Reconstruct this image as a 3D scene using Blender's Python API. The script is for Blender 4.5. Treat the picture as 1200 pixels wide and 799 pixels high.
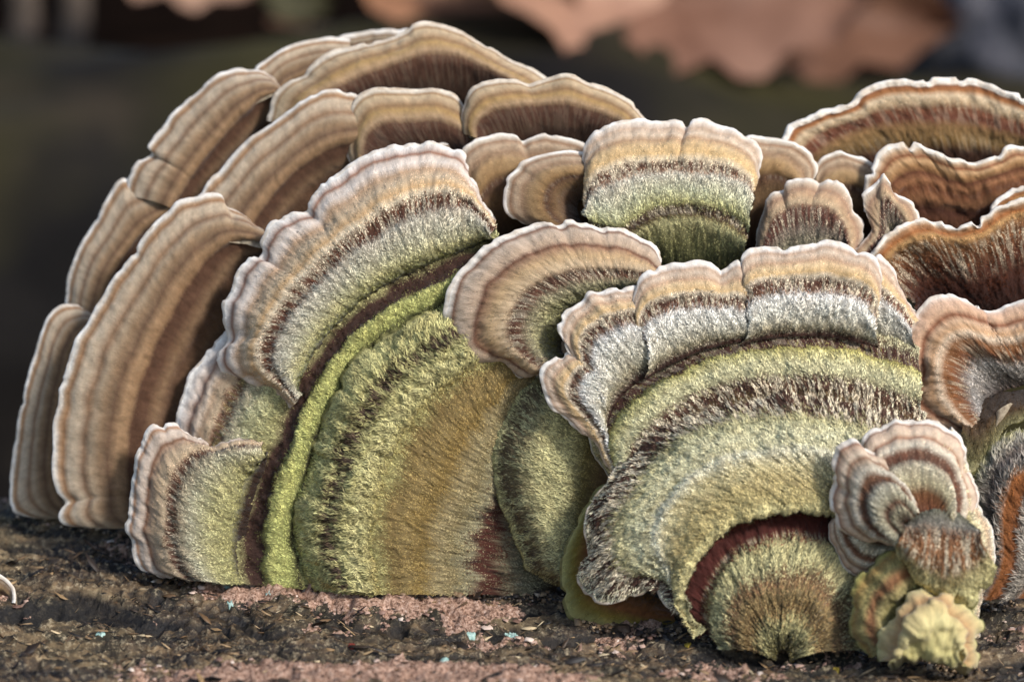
import bpy, math
import numpy as np
R = math.radians
for o in list(bpy.data.objects): bpy.data.objects.remove(o)
sc = bpy.context.scene
col = sc.collection
rng = np.random.default_rng(7)

# ------------------------------------------------------------------ camera, sky, sun, exposure
D = 0.333                       # metres from lens to the sharp plane
TH = R(12)                      # the camera looks down by this much
FW = np.array([0, math.cos(TH), -math.sin(TH)]); UP = np.array([0, math.sin(TH), math.cos(TH)]); RT = np.array([1., 0, 0])
CAM = -D * FW
cam_d = bpy.data.cameras.new('camera'); cam = bpy.data.objects.new('camera', cam_d); col.objects.link(cam)
cam.location = CAM; cam.rotation_euler = (math.pi / 2 - TH, 0, 0)
cam_d.lens = 99.9; cam_d.sensor_width = 36; cam_d.sensor_fit = 'HORIZONTAL'
cam_d.clip_start = 0.01; cam_d.clip_end = 50
cam_d.dof.use_dof = True; cam_d.dof.focus_distance = D - 0.004; cam_d.dof.aperture_fstop = 17
sc.camera = cam
SUN_EL, SUN_AZ = R(37), R(46)     # azimuth measured from -Y (towards the camera) to +X
w = bpy.data.worlds.new('World'); sc.world = w; w.use_nodes = True
nt = w.node_tree; bg = nt.nodes['Background']; sky = nt.nodes.new('ShaderNodeTexSky')
sky.sky_type = 'NISHITA'; sky.sun_disc = False; sky.sun_elevation = SUN_EL; sky.sun_rotation = R(180) - SUN_AZ
sky.air_density = 1.0; sky.dust_density = 1.0; sky.ozone_density = 1.0
nt.links.new(sky.outputs[0], bg.inputs[0]); bg.inputs[1].default_value = 0.13
sl = bpy.data.lights.new('sun', 'SUN'); sl.energy = 3.0; sl.angle = R(10); sl.color = (1, .98, .955)
so = bpy.data.objects.new('sun', sl); col.objects.link(so)
import mathutils
sdir = mathutils.Vector((math.sin(SUN_AZ) * math.cos(SUN_EL), -math.cos(SUN_AZ) * math.cos(SUN_EL), math.sin(SUN_EL)))
so.rotation_euler = sdir.to_track_quat('Z', 'Y').to_euler(); so.location = sdir * 1.5
sc.view_settings.view_transform = 'Standard'; sc.view_settings.look = 'None'
sc.view_settings.exposure = 0.34; sc.view_settings.gamma = 1; sc.view_settings.use_curve_mapping = False

def P(px, py, d):
    """image point at d millimetres behind the sharp plane -> world metres"""
    px = np.asarray(px, float); py = np.asarray(py, float); z = D + np.asarray(d, float) * 1e-3
    s = z / D * 1e-4
    return CAM + z[..., None] * FW + ((px - 600) * s)[..., None] * RT + ((399.5 - py) * s)[..., None] * UP

# ------------------------------------------------------------------ numeric noise
_perm = np.random.default_rng(3).permutation(4096)
_val = np.random.default_rng(4).uniform(-1, 1, 4096)
def _h(i, j, k): return _val[_perm[(_perm[(_perm[i & 4095] + j) & 4095] + k) & 4095]]
def noise(x, y, z=0.0):
    x, y, z = np.broadcast_arrays(np.asarray(x, float), y, z)
    i, j, k = np.floor(x).astype(int), np.floor(y).astype(int), np.floor(z).astype(int)
    f, g, h = x - i, y - j, z - k
    f = f * f * f * (f * (f * 6 - 15) + 10); g = g * g * g * (g * (g * 6 - 15) + 10); h = h * h * (3 - 2 * h)
    l = lambda a, b, t: a + (b - a) * t
    return l(l(l(_h(i, j, k), _h(i+1, j, k), f), l(_h(i, j+1, k), _h(i+1, j+1, k), f), g),
             l(l(_h(i, j, k+1), _h(i+1, j, k+1), f), l(_h(i, j+1, k+1), _h(i+1, j+1, k+1), f), g), h)
def fbm(x, y, z=0.0, o=4):
    r = 0; a = 1; s = 0
    for q in range(o):
        r = r + a * noise(np.asarray(x) * 2**q, np.asarray(y) * 2**q, np.asarray(z) * 2**q + 17.3 * q); s += a; a *= .55
    return r / s
def sm(a, b, x): t = np.clip((x - a) / (b - a), 0, 1); return t * t * (3 - 2 * t)

def pchip(x, y, xi):
    """monotone cubic along axis 0 of y"""
    x = np.asarray(x, float); y = np.asarray(y, float); n = len(x)
    if y.ndim == 1: return pchip(x, y[:, None], xi)[:, 0]
    hh = np.diff(x); d = np.diff(y, axis=0) / hh[:, None]
    m = np.zeros_like(y); m[0] = d[0]; m[-1] = d[-1]
    for i in range(1, n - 1):
        a, b = d[i-1], d[i]; w1 = 2*hh[i] + hh[i-1]; w2 = hh[i] + 2*hh[i-1]
        ok = a * b > 0
        m[i] = np.where(ok, (w1 + w2) / (w1 / np.where(ok, a, 1) + w2 / np.where(ok, b, 1)), 0)
    k = np.clip(np.searchsorted(x, xi, side='right') - 1, 0, n - 2)
    t = ((xi - x[k]) / hh[k])[:, None]; H = hh[k][:, None]
    return ((1+2*t)*(1-t)**2)*y[k] + t*(1-t)**2*H*m[k] + t*t*(3-2*t)*y[k+1] + t*t*(t-1)*H*m[k+1]

def resample(pts, N):
    """smooth curve through the points, N points even in arc length"""
    p = np.asarray(pts, float); n = len(p)
    ext = np.vstack([2*p[0]-p[1], p, 2*p[-1]-p[-2]]); out = []
    t = np.linspace(0, 1, 16, endpoint=False)[:, None]
    for i in range(n - 1):
        a, b, c, d = ext[i:i+4]
        out.append(.5*((2*b)+(-a+c)*t+(2*a-5*b+4*c-d)*t*t+(-a+3*b-3*c+d)*t**3))
    q = np.vstack(out + [p[-1:]])
    s = np.r_[0, np.cumsum(np.linalg.norm(np.diff(q[:, :2], axis=0), axis=1))]
    si = np.linspace(0, s[-1], N)
    return np.stack([np.interp(si, s, q[:, k]) for k in range(q.shape[1])], 1), s[-1]

# ------------------------------------------------------------------ mesh helpers
def mesh_from(name, V, F, attrs=None, smooth=True, fsize=4):
    me = bpy.data.meshes.new(name)
    V = np.ascontiguousarray(V, np.float32); F = np.ascontiguousarray(F, np.int32)
    me.vertices.add(len(V)); me.vertices.foreach_set('co', V.ravel())
    me.loops.add(F.size); me.loops.foreach_set('vertex_index', F.ravel())
    me.polygons.add(len(F)); me.polygons.foreach_set('loop_start', np.arange(0, F.size, F.shape[1], dtype=np.int32))
    if smooth: me.polygons.foreach_set('use_smooth', np.ones(len(F), bool))
    for k, a in (attrs or {}).items():
        a = np.ascontiguousarray(a, np.float32)
        at = me.attributes.new(k, 'FLOAT_VECTOR' if a.ndim == 2 else 'FLOAT', 'POINT')
        at.data.foreach_set('vector' if a.ndim == 2 else 'value', a.ravel())
    me.update(calc_edges=True)
    return me
def link(name, me, mat=None, parent=None):
    o = bpy.data.objects.new(name, me); col.objects.link(o)
    if mat: me.materials.append(mat)
    if parent: o.parent = parent
    return o
def tag(o, label=None, cat=None, group=None, kind=None):
    for k, v in (('label', label), ('category', cat), ('group', group), ('kind', kind)):
        if v: o[k] = v
    return o
def empty(name, loc):
    o = bpy.data.objects.new(name, None); col.objects.link(o); o.location = loc; o.empty_display_size = .003
    return o
def grid_faces(nu, nv, close=False):
    i = np.arange(nu - 1)[:, None]; j = np.arange(nv - 1)[None, :]
    a = (i * nv + j).ravel()
    return np.stack([a, a + 1, a + nv + 1, a + nv], 1)

# ------------------------------------------------------------------ materials
def lin(h):
    c = [int(h[i:i+2], 16) / 255 for i in (0, 2, 4)]
    return tuple(x / 12.92 if x < .04045 else ((x + .055) / 1.055) ** 2.4 for x in c)
class NT:
    def __init__(s, name):
        s.m = bpy.data.materials.new(name); s.m.use_nodes = True; s.t = s.m.node_tree
        s.b = s.t.nodes['Principled BSDF']
    def n(s, typ, **kw):
        x = s.t.nodes.new('ShaderNode' + typ)
        for k, v in kw.items():
            if k in ('operation', 'data_type', 'blend_type', 'attribute_name', 'noise_dimensions', 'feature', 'musgrave_type'): setattr(x, k, v)
        return x
    def set(s, inp, v):
        if isinstance(v, bpy.types.NodeSocket): s.t.links.new(v, inp)
        else: inp.default_value = v
    def attr(s, name, out='Fac'):
        return s.n('Attribute', attribute_name=name).outputs[out]
    def math(s, op, a, b=0.0, c=None):
        x = s.n('Math', operation=op); s.set(x.inputs[0], a); s.set(x.inputs[1], b)
        if c is not None: s.set(x.inputs[2], c)
        return x.outputs[0]
    def vmath(s, op, a, b):
        x = s.n('VectorMath', operation=op); s.set(x.inputs[0], a); s.set(x.inputs[1], b); return x.outputs[0]
    def noise(s, vec, scale, detail=2, rough=.5):
        x = s.n('TexNoise'); s.set(x.inputs['Vector'], vec); x.inputs['Scale'].default_value = scale
        x.inputs['Detail'].default_value = detail; x.inputs['Roughness'].default_value = rough
        return x.outputs[0]
    def mix(s, f, a, b, bt='MIX'):
        x = s.n('Mix', data_type='RGBA', blend_type=bt); s.set(x.inputs[0], f); s.set(x.inputs[6], a); s.set(x.inputs[7], b)
        return x.outputs[2]
    def ramp(s, f, stops, interp='LINEAR'):
        x = s.n('ValToRGB'); s.set(x.inputs[0], f); e = x.color_ramp.elements; x.color_ramp.interpolation = interp
        while len(e) < len(stops): e.new(.5)
        for k, (p, c) in enumerate(sorted(stops, key=lambda q: q[0])):
            e[k].position = p; e[k].color = (*lin(c), 1) if isinstance(c, str) else (*c, 1)
        return x.outputs[0]
    def maprange(s, v, a, b, c, d):
        x = s.n('MapRange'); s.set(x.inputs[0], v)
        for k, q in enumerate((a, b, c, d)): x.inputs[k+1].default_value = q
        return x.outputs[0]

def soften(h):
    c = np.array(lin(h)); 
    if c[1] > c[0] * .90 and c[2] < c[1] * .56:
        l = c @ np.array([.3, .6, .1]); g = l * np.array([1.16, 1.02, .50]); c = (c + (g - c) * .5) * 1.12
    return tuple(float(q) for q in np.clip(c * 1.08, 0, .9))
TUFT = {'crusty_tier': 'bdb67c', 'shaggy_green': 'c2bc8c', 'green_zoned': 'a39c5c', 'ochre_lobe': 'a89a64', 'grey_rust': 'a89e90', 'yellow_lobe': 'c8bc8c'}
def zone_material(name, bands, fur=False, gain=1.0):
    """concentric zones along the attribute zu; ragged radial edges from stretched noise"""
    N = NT(name)
    zu = N.attr('zu'); sp = N.attr('sp', 'Vector'); sk = N.attr('sk')
    st = N.vmath('MULTIPLY', sp, (3.0, .55, 1)); n1 = N.noise(st, 1.0, 3, .6)
    n2 = N.noise(N.vmath('MULTIPLY', sp, (.22, .16, 1)), 1.0, 2)
    j1 = N.math('MULTIPLY', N.math('SUBTRACT', n1, .5), N.maprange(sk, .3, 1, .003, .15))
    j2 = N.math('MULTIPLY', N.math('SUBTRACT', n2, .5), .055)
    u = N.math('ADD', N.math('ADD', zu, j1), j2)
    if fur:
        rnd = N.attr('rnd'); tip = N.attr('tip')
        u = N.math('ADD', u, N.math('MULTIPLY', N.math('SUBTRACT', rnd, .5), N.math('MULTIPLY_ADD', sk, .10, .012)))
    c = N.ramp(u, [(b[0], soften(b[1])) for b in bands])
    # pale hair tufts lying over the dark, streaky zones
    n5 = N.noise(N.vmath('MULTIPLY', sp, (2.0, .26, 1)), 1.0, 2, .5)
    tf = N.maprange(n5, .49, .55, 0, 1)
    if fur: tf = N.math('MAXIMUM', N.math('MULTIPLY', tf, N.maprange(N.attr('rnd'), .05, .15, .3, 1)), N.maprange(N.attr('rnd'), .93, .96, 0, .7))
    c = N.mix(N.math('MULTIPLY', tf, N.maprange(sk, .55, 1, 0, .92 if fur else .5)), c, (*lin(TUFT.get(name.replace('_flesh', '').replace('_fur', ''), 'd8c9ac')), 1))
    # blotches of pigment
    n3 = N.noise(N.vmath('MULTIPLY', sp, (.55, .5, 1)), 1.0, 5, .65)
    c = N.mix(N.maprange(n3, .38, .72, 0, .38), c, N.mix(1.0, c, (.62, .50, .40, 1), 'MULTIPLY'))
    n4 = N.noise(N.vmath('MULTIPLY', sp, (1.3, 1.1, 1)), 1.0, 5, .7)
    v = N.maprange(n4, .25, .75, .72, 1.28)
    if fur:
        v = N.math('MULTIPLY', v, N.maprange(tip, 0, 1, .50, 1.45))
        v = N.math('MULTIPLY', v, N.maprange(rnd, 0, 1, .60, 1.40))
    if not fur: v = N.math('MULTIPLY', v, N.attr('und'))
    v = N.math('MULTIPLY', v, gain * 1.3 if fur else gain * 1.0)
    x = N.n('VectorMath', operation='SCALE'); N.set(x.inputs[0], c); N.set(x.inputs['Scale'], v)
    N.set(N.b.inputs['Base Color'], x.outputs[0])
    N.b.inputs['Roughness'].default_value = .85 if fur else .7
    N.b.inputs['Sheen Weight'].default_value = .0 if fur else .25; N.b.inputs['Sheen Roughness'].default_value = .4
    N.b.inputs['Specular IOR Level'].default_value = .06 if fur else .15
    if fur:
        N.set(N.b.inputs['Normal'], N.attr('sn', 'Vector'))
    else:
        bn = N.noise(N.vmath('MULTIPLY', sp, (6, 5, 1)), 1.0, 4, .7)
        bu = N.n('Bump'); bu.inputs['Strength'].default_value = .7; bu.inputs['Distance'].default_value = .00022
        N.set(bu.inputs['Height'], bn); N.set(N.b.inputs['Normal'], bu.outputs[0])
    return N.m

def plain_material(name, c1, c2, scale, bump=.0002, rough=.7, spec=.3, detail=4):
    N = NT(name); tc = N.n('TexCoord').outputs['Object']
    n = N.noise(tc, scale, detail, .6)
    N.set(N.b.inputs['Base Color'], N.ramp(n, [(.35, c1), (.65, c2)]))
    N.b.inputs['Roughness'].default_value = rough; N.b.inputs['Specular IOR Level'].default_value = spec
    if bump:
        bu = N.n('Bump'); bu.inputs['Strength'].default_value = .8; bu.inputs['Distance'].default_value = bump
        N.set(bu.inputs['Height'], N.noise(tc, scale * 3, 5, .65)); N.set(N.b.inputs['Normal'], bu.outputs[0])
    return N.m
M_margin = plain_material('pale_growing_edge', 'cbbba8', 'f0e8dd', 500, .00012, .6)
M_margin_tan = plain_material('tan_growing_edge', 'b9a48c', 'e0d2be', 900, .00012, .6)
M_margin_olive = plain_material('olive_edge', '5f5a34', '8f8856', 700, .0002, .6)
M_pore = plain_material('cream_pore_surface', '8d7c66', 'b5a58c', 2500, .0002, .8)

# ------------------------------------------------------------------ the cap builder
SEED = [0]
DENS = 1.75
def shell(parent, loc, rings, bands, mats, name='cap', thick=.55, density=26, wrinkle=.30, crease=.35,
          margin_w=2, step=2.2, lift=.45, edge_noise=1.4, fur=True, hlen=.50, part_label=None, hw=.55, rad_rough=1.0, lump=1.0, blob=.12, back_from=.55):
    """rings: (u, depth_mm, [(px,py[,extra depth])...]) from the attached side (u=0) to the growing edge (u=1)
       bands: (u, colour, relief_mm, hair_px, streak)"""
    SEED[0] += 1; sd = SEED[0] * 7.31
    rings = sorted(rings, key=lambda r: r[0])
    L = resample([p[:2] for p in rings[-1][2]], 10)[1]
    NV = max(24, int(L / step))
    RP = []
    for u, d, pts in rings:
        q = np.array([(p[0], p[1], d + (p[2] if len(p) > 2 else 0)) for p in pts], float)
        RP.append(resample(q, NV)[0])
    RP = np.array(RP); us = np.array([r[0] for r in rings], float)
    rad = np.linalg.norm(np.diff(RP[:, :, :2], axis=0), axis=2).sum(0).mean()
    NU = max(16, int(rad / step))
    ui = np.linspace(0, 1, NU)
    G = pchip(us, RP.reshape(len(us), -1), ui).reshape(NU, NV, 3)
    U = np.repeat(ui[:, None], NV, 1)
    vv = np.linspace(0, L, NV)[None, :] * .1                        # arc in mm
    VV = np.repeat(vv, NU, 0)
    # outline crinkle, growing to the rim
    rim = G[-1, :, :2].copy(); tang = np.gradient(rim, axis=0); tl = np.linalg.norm(tang, axis=1, keepdims=True) + 1e-9
    nrm = np.stack([tang[:, 1], -tang[:, 0]], 1) / tl
    out = G[-1, :, :2] - G[int(NU * .8), :, :2]
    sg = np.sign((nrm * out).sum(1, keepdims=True)); nrm = nrm * sg
    en = noise(vv[0] * .5, sd) * 2.0 * edge_noise
    en2 = (noise(vv[0] * .9, sd + 3) * .7 + noise(vv[0] * 2.3, sd + 5) * .15 - np.clip(noise(vv[0] * .8, sd + 8) - .45, 0, 1) * 7) * edge_noise
    G[:, :, :2] += (nrm * en[:, None])[None] * (U ** 3)[..., None] + (nrm * en2[:, None])[None] * (U ** 14)[..., None]
    # notches in the outline press radial folds into the cap
    k = max(3, int(22 / step)); ker = np.hanning(2*k+1); ker /= ker.sum()
    rp = np.stack([np.convolve(np.pad(rim[:, a], k, mode='edge'), ker, 'valid') for a in (0, 1)], 1)
    notch = ((rp - rim) * nrm).sum(1)                               # >0 in a notch
    dz = crease * .1 * np.clip(notch, -6, 9)
    # smooth caps: depth waves
    wv = fbm(VV * .15, U * 1.6 + sd, 0, 2) * 1.3 + fbm(VV * .6, U * 1.6 + sd, 3, 2) * .22 * rad_rough
    G[:, :, 2] += dz[None] * sm(.25, 1, U) * 1.6 + wv * wrinkle * (.25 + .9 * U ** 1.5)
    W = P(G[..., 0], G[..., 1], G[..., 2])
    def normals(W):
        a = np.gradient(W, axis=0); b = np.gradient(W, axis=1)
        n = np.cross(a, b); n /= np.linalg.norm(n, axis=2, keepdims=True) + 1e-12
        s = np.sign((n * (CAM - W)).sum(2).mean()); return n * s, a, b
    N0, _, _ = normals(W)
    bu = np.array([b[0] for b in bands]); o = np.argsort(bu); bu = bu[o]
    bh = np.array([b[2] for b in bands])[o]; bl = np.array([b[3] for b in bands])[o]; bs = np.array([b[4] for b in bands])[o]
    un = U + noise(VV * .35, U * 3, sd) * .018 + noise(VV * 1.4, U * 3, sd) * .006
    H = np.interp(un, bu, bh)
    kk = np.ones(3) / 3
    H = np.apply_along_axis(lambda c: np.convolve(np.pad(c, 1, mode='edge'), kk, 'valid'), 0, H)
    RADm = rad * .1
    H = H + noise(U * RADm * .55, VV * .07, sd) * .16 + noise(VV * 1.6, U * RADm * .25, sd) * .03 * sm(.1, .8, U) * rad_rough
    H = H + fbm(VV * 1.1, U * RADm * 1.1, sd, 4) * .22 * lump + noise(VV * 4.5, U * RADm * 2.0, sd) * .04 * rad_rough
    H = H + blob * (noise(G[..., 0] * .042 + 3, G[..., 1] * .042, sd + 21) * 1.0 + noise(G[..., 0] * .085, G[..., 1] * .085, sd + 23) * .5 + noise(G[..., 0] * .18, G[..., 1] * .18, sd + 25) * .22)
    # margin roll: the last few px sink smoothly
    W1 = W + N0 * (H * 1e-3)[..., None]
    Nn, du, dv = normals(W1)
    sp = np.stack([VV, U * RADm, np.full_like(U, sd)], 2)
    cut = max(2, NU - 1 - max(1, int(round(margin_w / step))))
    sk = np.interp(U, bu, bs)
    loc = np.asarray(loc)
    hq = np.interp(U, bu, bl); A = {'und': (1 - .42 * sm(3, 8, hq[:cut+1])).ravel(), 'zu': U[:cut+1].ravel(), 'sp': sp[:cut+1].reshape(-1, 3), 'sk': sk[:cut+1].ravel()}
    F = grid_faces(cut + 1, NV)
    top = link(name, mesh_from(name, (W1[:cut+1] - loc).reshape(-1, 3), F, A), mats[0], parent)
    if part_label: top['label'] = part_label
    holder = parent if name == 'cap' else top
    # margin: from the cut over the rounded edge to the back
    th = thick * 1e-3
    outw = np.zeros((NV, 3)); e = W1[-1] - W1[-3]; outw = e / (np.linalg.norm(e, axis=1, keepdims=True) + 1e-12)
    kr = max(3, int(9 / step)); ker2 = np.ones(2*kr+1) / (2*kr+1)
    Ne = np.stack([np.convolve(np.pad(N0[-1, :, a], kr, mode='edge'), ker2, 'valid') for a in range(3)], 1)
    Ne /= np.linalg.norm(Ne, axis=1, keepdims=True)
    rows = [W1[r] for r in range(cut, NU)]
    rT = th * .5
    for a in np.linspace(.25, 1, 6) * math.pi:
        rows.append(W1[-1] + outw * (math.sin(a) * rT * .75) - Ne * ((1 - math.cos(a)) * rT))
    Mw = np.array(rows)
    mg = link('margin', mesh_from('margin', (Mw - loc).reshape(-1, 3), grid_faces(len(rows), NV)), mats[1], holder)
    # underside
    nb = max(4, NU // 14); sel = np.linspace(NU - 1, int(back_from * NU), nb).astype(int)
    back = np.array([W1[r] - (Ne * (1.0) ) * (th * (1 + 1.2 * (1 - r / (NU - 1))) + (.25e-3 if r < NU - 1 else 0)) for r in sel]); back[0] = Mw[-1]
    link('pore_surface', mesh_from('pore_surface', (back - loc).reshape(-1, 3), grid_faces(nb, NV)), M_pore, holder)
    if not fur: return top
    # ---------------- hairs
    area = np.linalg.norm(np.cross(du, dv), axis=2) * 1e6; 
    hl = np.interp(U, bu, bl)
    clump = .55 + .9 * sm(-.35, .35, fbm(VV * .9, U * RADm * .9, sd + 9, 3))
    wgt = area * np.where(hl > .3, 1, 0) * clump * np.clip(1.5 - hl * .03, .7, 1.5); wgt[cut-1:] = 0
    n = int(area[:cut].sum() * density * DENS)
    idx = rng.choice(wgt.size, n, p=(wgt / wgt.sum()).ravel())
    iu = np.clip(idx // NV + rng.uniform(-.5, .5, n), 0, NU - 1.001); iv = np.clip(idx % NV + rng.uniform(-.5, .5, n), 0, NV - 1.001)
    a, b = iu.astype(int), iv.astype(int); f, g = (iu - a)[:, None], (iv - b)[:, None]
    bil = lambda Q: (Q[a, b]*(1-f)+Q[a+1, b]*f)*(1-g) + (Q[a, b+1]*(1-f)+Q[a+1, b+1]*f)*g
    p0 = bil(W1); nn = bil(Nn); tt = bil(du); hv = bil(hl[..., None])[:, 0]; spv = bil(sp)
    nn /= np.linalg.norm(nn, axis=1, keepdims=True); tt /= np.linalg.norm(tt, axis=1, keepdims=True) + 1e-12
    bb = np.cross(nn, tt)
    vh, uh = spv[:, 0], spv[:, 1]
    fl = noise(vh * .9, uh * .9, sd + 2) * .55 + noise(vh * 2.6, uh * 1.6, sd + 6) * .55
    rl = noise(vh * 2.4, uh * 1.6, sd + 11) * .35
    skh = np.interp(uh / RADm, bu, bs); calm = 1 - .6 * sm(.5, 1, skh); fl = fl * calm
    dr = tt * (1 - .35*lift) + nn * (lift + rl + rng.normal(0, .18, n))[:, None] + bb * (fl + rng.normal(0, .22, n) * calm)[:, None]
    dr /= np.linalg.norm(dr, axis=1, keepdims=True)
    ln = (hv * hlen * rng.uniform(.55, 1.25, n) * (.75 + .5 * sm(-.4, .4, fbm(vh * 1.3, uh, sd + 3, 2)))) * 1e-4
    side = np.cross(dr, nn + rng.normal(0, .35, (n, 3))); side /= np.linalg.norm(side, axis=1, keepdims=True) + 1e-12
    wd = rng.uniform(.035, .07, n)[:, None] * 1e-3 * (hw + .4 * np.clip(hv / 10, 0, 1))[:, None]
    bend = -nn * (ln * rng.uniform(.0, .30, n))[:, None] + bb * (ln * rng.normal(0, .16, n))[:, None]
    r0 = p0 - nn * 4e-5; m1 = r0 + dr * (ln * .55)[:, None]; t1 = r0 + dr * ln[:, None] + bend
    m1 = r0 + dr * (ln * .42)[:, None]; V = np.stack([r0, m1 + side * wd * 1.15, m1 - side * wd * 1.15, t1], 1).reshape(-1, 3)
    base = np.arange(n)[:, None] * 4
    T = (base[:, :, None] + np.array([[0, 1, 2], [2, 1, 3]])[None]).reshape(-1, 3)
    sn = nn * .9 + dr * .45 + rng.normal(0, .18, (n, 3)); sn /= np.linalg.norm(sn, axis=1, keepdims=True)
    ua = np.interp(uh / RADm, [0, 1], [0, 1])
    at = {'zu': np.repeat(ua, 4), 'sp': np.repeat(spv, 4, 0), 'sk': np.repeat(np.interp(ua, bu, bs), 4),
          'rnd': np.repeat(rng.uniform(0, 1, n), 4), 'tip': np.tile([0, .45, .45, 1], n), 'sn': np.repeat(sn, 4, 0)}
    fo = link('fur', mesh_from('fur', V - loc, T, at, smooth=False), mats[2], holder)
    fo['kind'] = 'stuff'
    return top

MATS = {}
def mats_for(key, bands, margin=None, gain=1.0):
    if key not in MATS:
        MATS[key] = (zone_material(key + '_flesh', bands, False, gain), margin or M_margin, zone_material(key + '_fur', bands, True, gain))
    return MATS[key]
def bracket(label, rings, bands, key, group=None, margin=None, lobes=(), gain=1.0, cat='bracket fungus', name='bracket_fungus', **kw):
    r0 = sorted(rings, key=lambda r: r[0])[0]
    b = np.array([p[:2] for p in r0[2]]).mean(0)
    loc = P(b[0], b[1], r0[1] + 1.0)
    if key in ('rear_cap', 'ridge_cap', 'mid_cap'): kw = {'rad_rough': .1, 'hlen': .4, 'edge_noise': .7, 'lump': .4, 'wrinkle': .18, **kw}; gain = .93
    e = empty(name, loc); tag(e, label, cat, group or 'zoned bracket fungi growing on the log')
    shell(e, loc, rings, bands, mats_for(key, bands, margin, gain), **kw)
    for lb in lobes:
        lr, lbands, lkey, lk = lb
        shell(e, loc, lr, lbands, mats_for(lkey, lbands, lk.pop('margin', margin), lk.pop('gain', 1.0)), name='lobe', **{**kw, 'back_from': .62, **lk})
    return e

# ------------------------------------------------------------------ the log under the fungi
prof_d = [(-75, 900), (-50, 868), (-36, 835), (-20, 797), (-12, 765), (-4, 722), (0, 700), (8, 662), (16, 626), (22, 608), (27, 601)]
pts = np.array([P(600, y, d) for d, y in prof_d])
yy, zz = pts[:, 1], pts[:, 2]
s_end = (zz[-1] - zz[-2]) / (yy[-1] - yy[-2])
yy = np.r_[yy[0] - .12, yy, yy[-1] + .012, yy[-1] + .03, yy[-1] + .06, yy[-1] + .09]
zz = np.r_[zz[0] - .05, zz, zz[-1] - .002, zz[-1] - .014, zz[-1] - .05, zz[-1] - .11]
def log_z(x, y):
    x, y = np.broadcast_arrays(np.asarray(x, float), y)
    z = np.interp(y.ravel(), yy, zz).reshape(y.shape)
    return z + tilt(x, y)
def tilt(x, y):
    return fbm(x * 22 + 3, y * 30, 1.5, 2) * .0022 - .004 * sm(.0, .06, x) * (1 - sm(-.02, .02, y)) * .3
def log_detail(x, y):
    X, Y = x * 1e3, y * 1e3
    Yw = Y + fbm(X * .05, Y * .05, 2, 2) * 9 + X * .12
    d = fbm(X * .13, Yw * .75, 5, 5) * 1.25
    rd = 1 - np.abs(fbm(X * .12, Yw * .7, 8, 4)) * 2
    d += sm(.55, 1, rd) * -.55
    d += fbm(X * .9, Yw * 1.5, 9, 4) * .38 + np.abs(noise(X * 2.2, Yw * 3.2, 4)) * .22
    d += -np.clip(fbm(X * .45 + 9, Yw * 1.1, 12, 2) - .12, 0, 1) * 2.2
    d += (1 - np.abs(noise(X * 1.1, Yw * 2.1, 14))) ** 3 * .35 + noise(X * 3.1, Yw * 3.3, 15) * .16
    for (cx, cy, rx, ry, dep) in HOLLOWS:
        d += -dep * np.exp(-((X - cx) / rx) ** 2 - ((Y - cy) / ry) ** 2)
    return d * 1e-3
HOLLOWS = [(float(P(px, py, dd)[0]) * 1e3, float(P(px, py, dd)[1]) * 1e3, rx, ry, dep) for px, py, dd, rx, ry, dep in
           ((60, 708, -3, 9, 2.2, 3.0), (190, 725, -6, 6, 1.6, 1.8), (690, 745, -8, 9, 1.6, 1.6), (850, 770, -14, 8, 2, 1.2), (300, 735, -9, 8, 1.3, 1.3), (1180, 770, -14, 6, 2, 1.5))]
def pink_mask(x, y):
    X, Y = x * 1e3, y * 1e3
    m = fbm(X * .10 + 4.2, Y * .16 + 1, 31, 3) * .8 + fbm(X * .9, Y * 1.1, 33, 4) * .45
    return m
PINK = ((330, 772, -22, .013, .004, 1.0), (430, 778, -22, .013, .0045, 1.1), (560, 783, -24, .014, .005, 1.1), (640, 788, -24, .010, .004, .9), (560, 715, -3, .010, .003, .6), (400, 702, -1, .012, .0025, .7),
        (330, 692, 1, .008, .0025, .6), (480, 708, -2, .010, .0025, .7), (210, 662, 6, .005, .004, .9), (130, 642, 12, .004, .005, .8), (720, 742, -8, .004, .003, .8), (800, 755, -10, .006, .002, .7), (300, 682, 3, .010, .002, .7), (950, 775, -14, .006, .002, .4), (830, 785, -20, .008, .003, .5))
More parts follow.
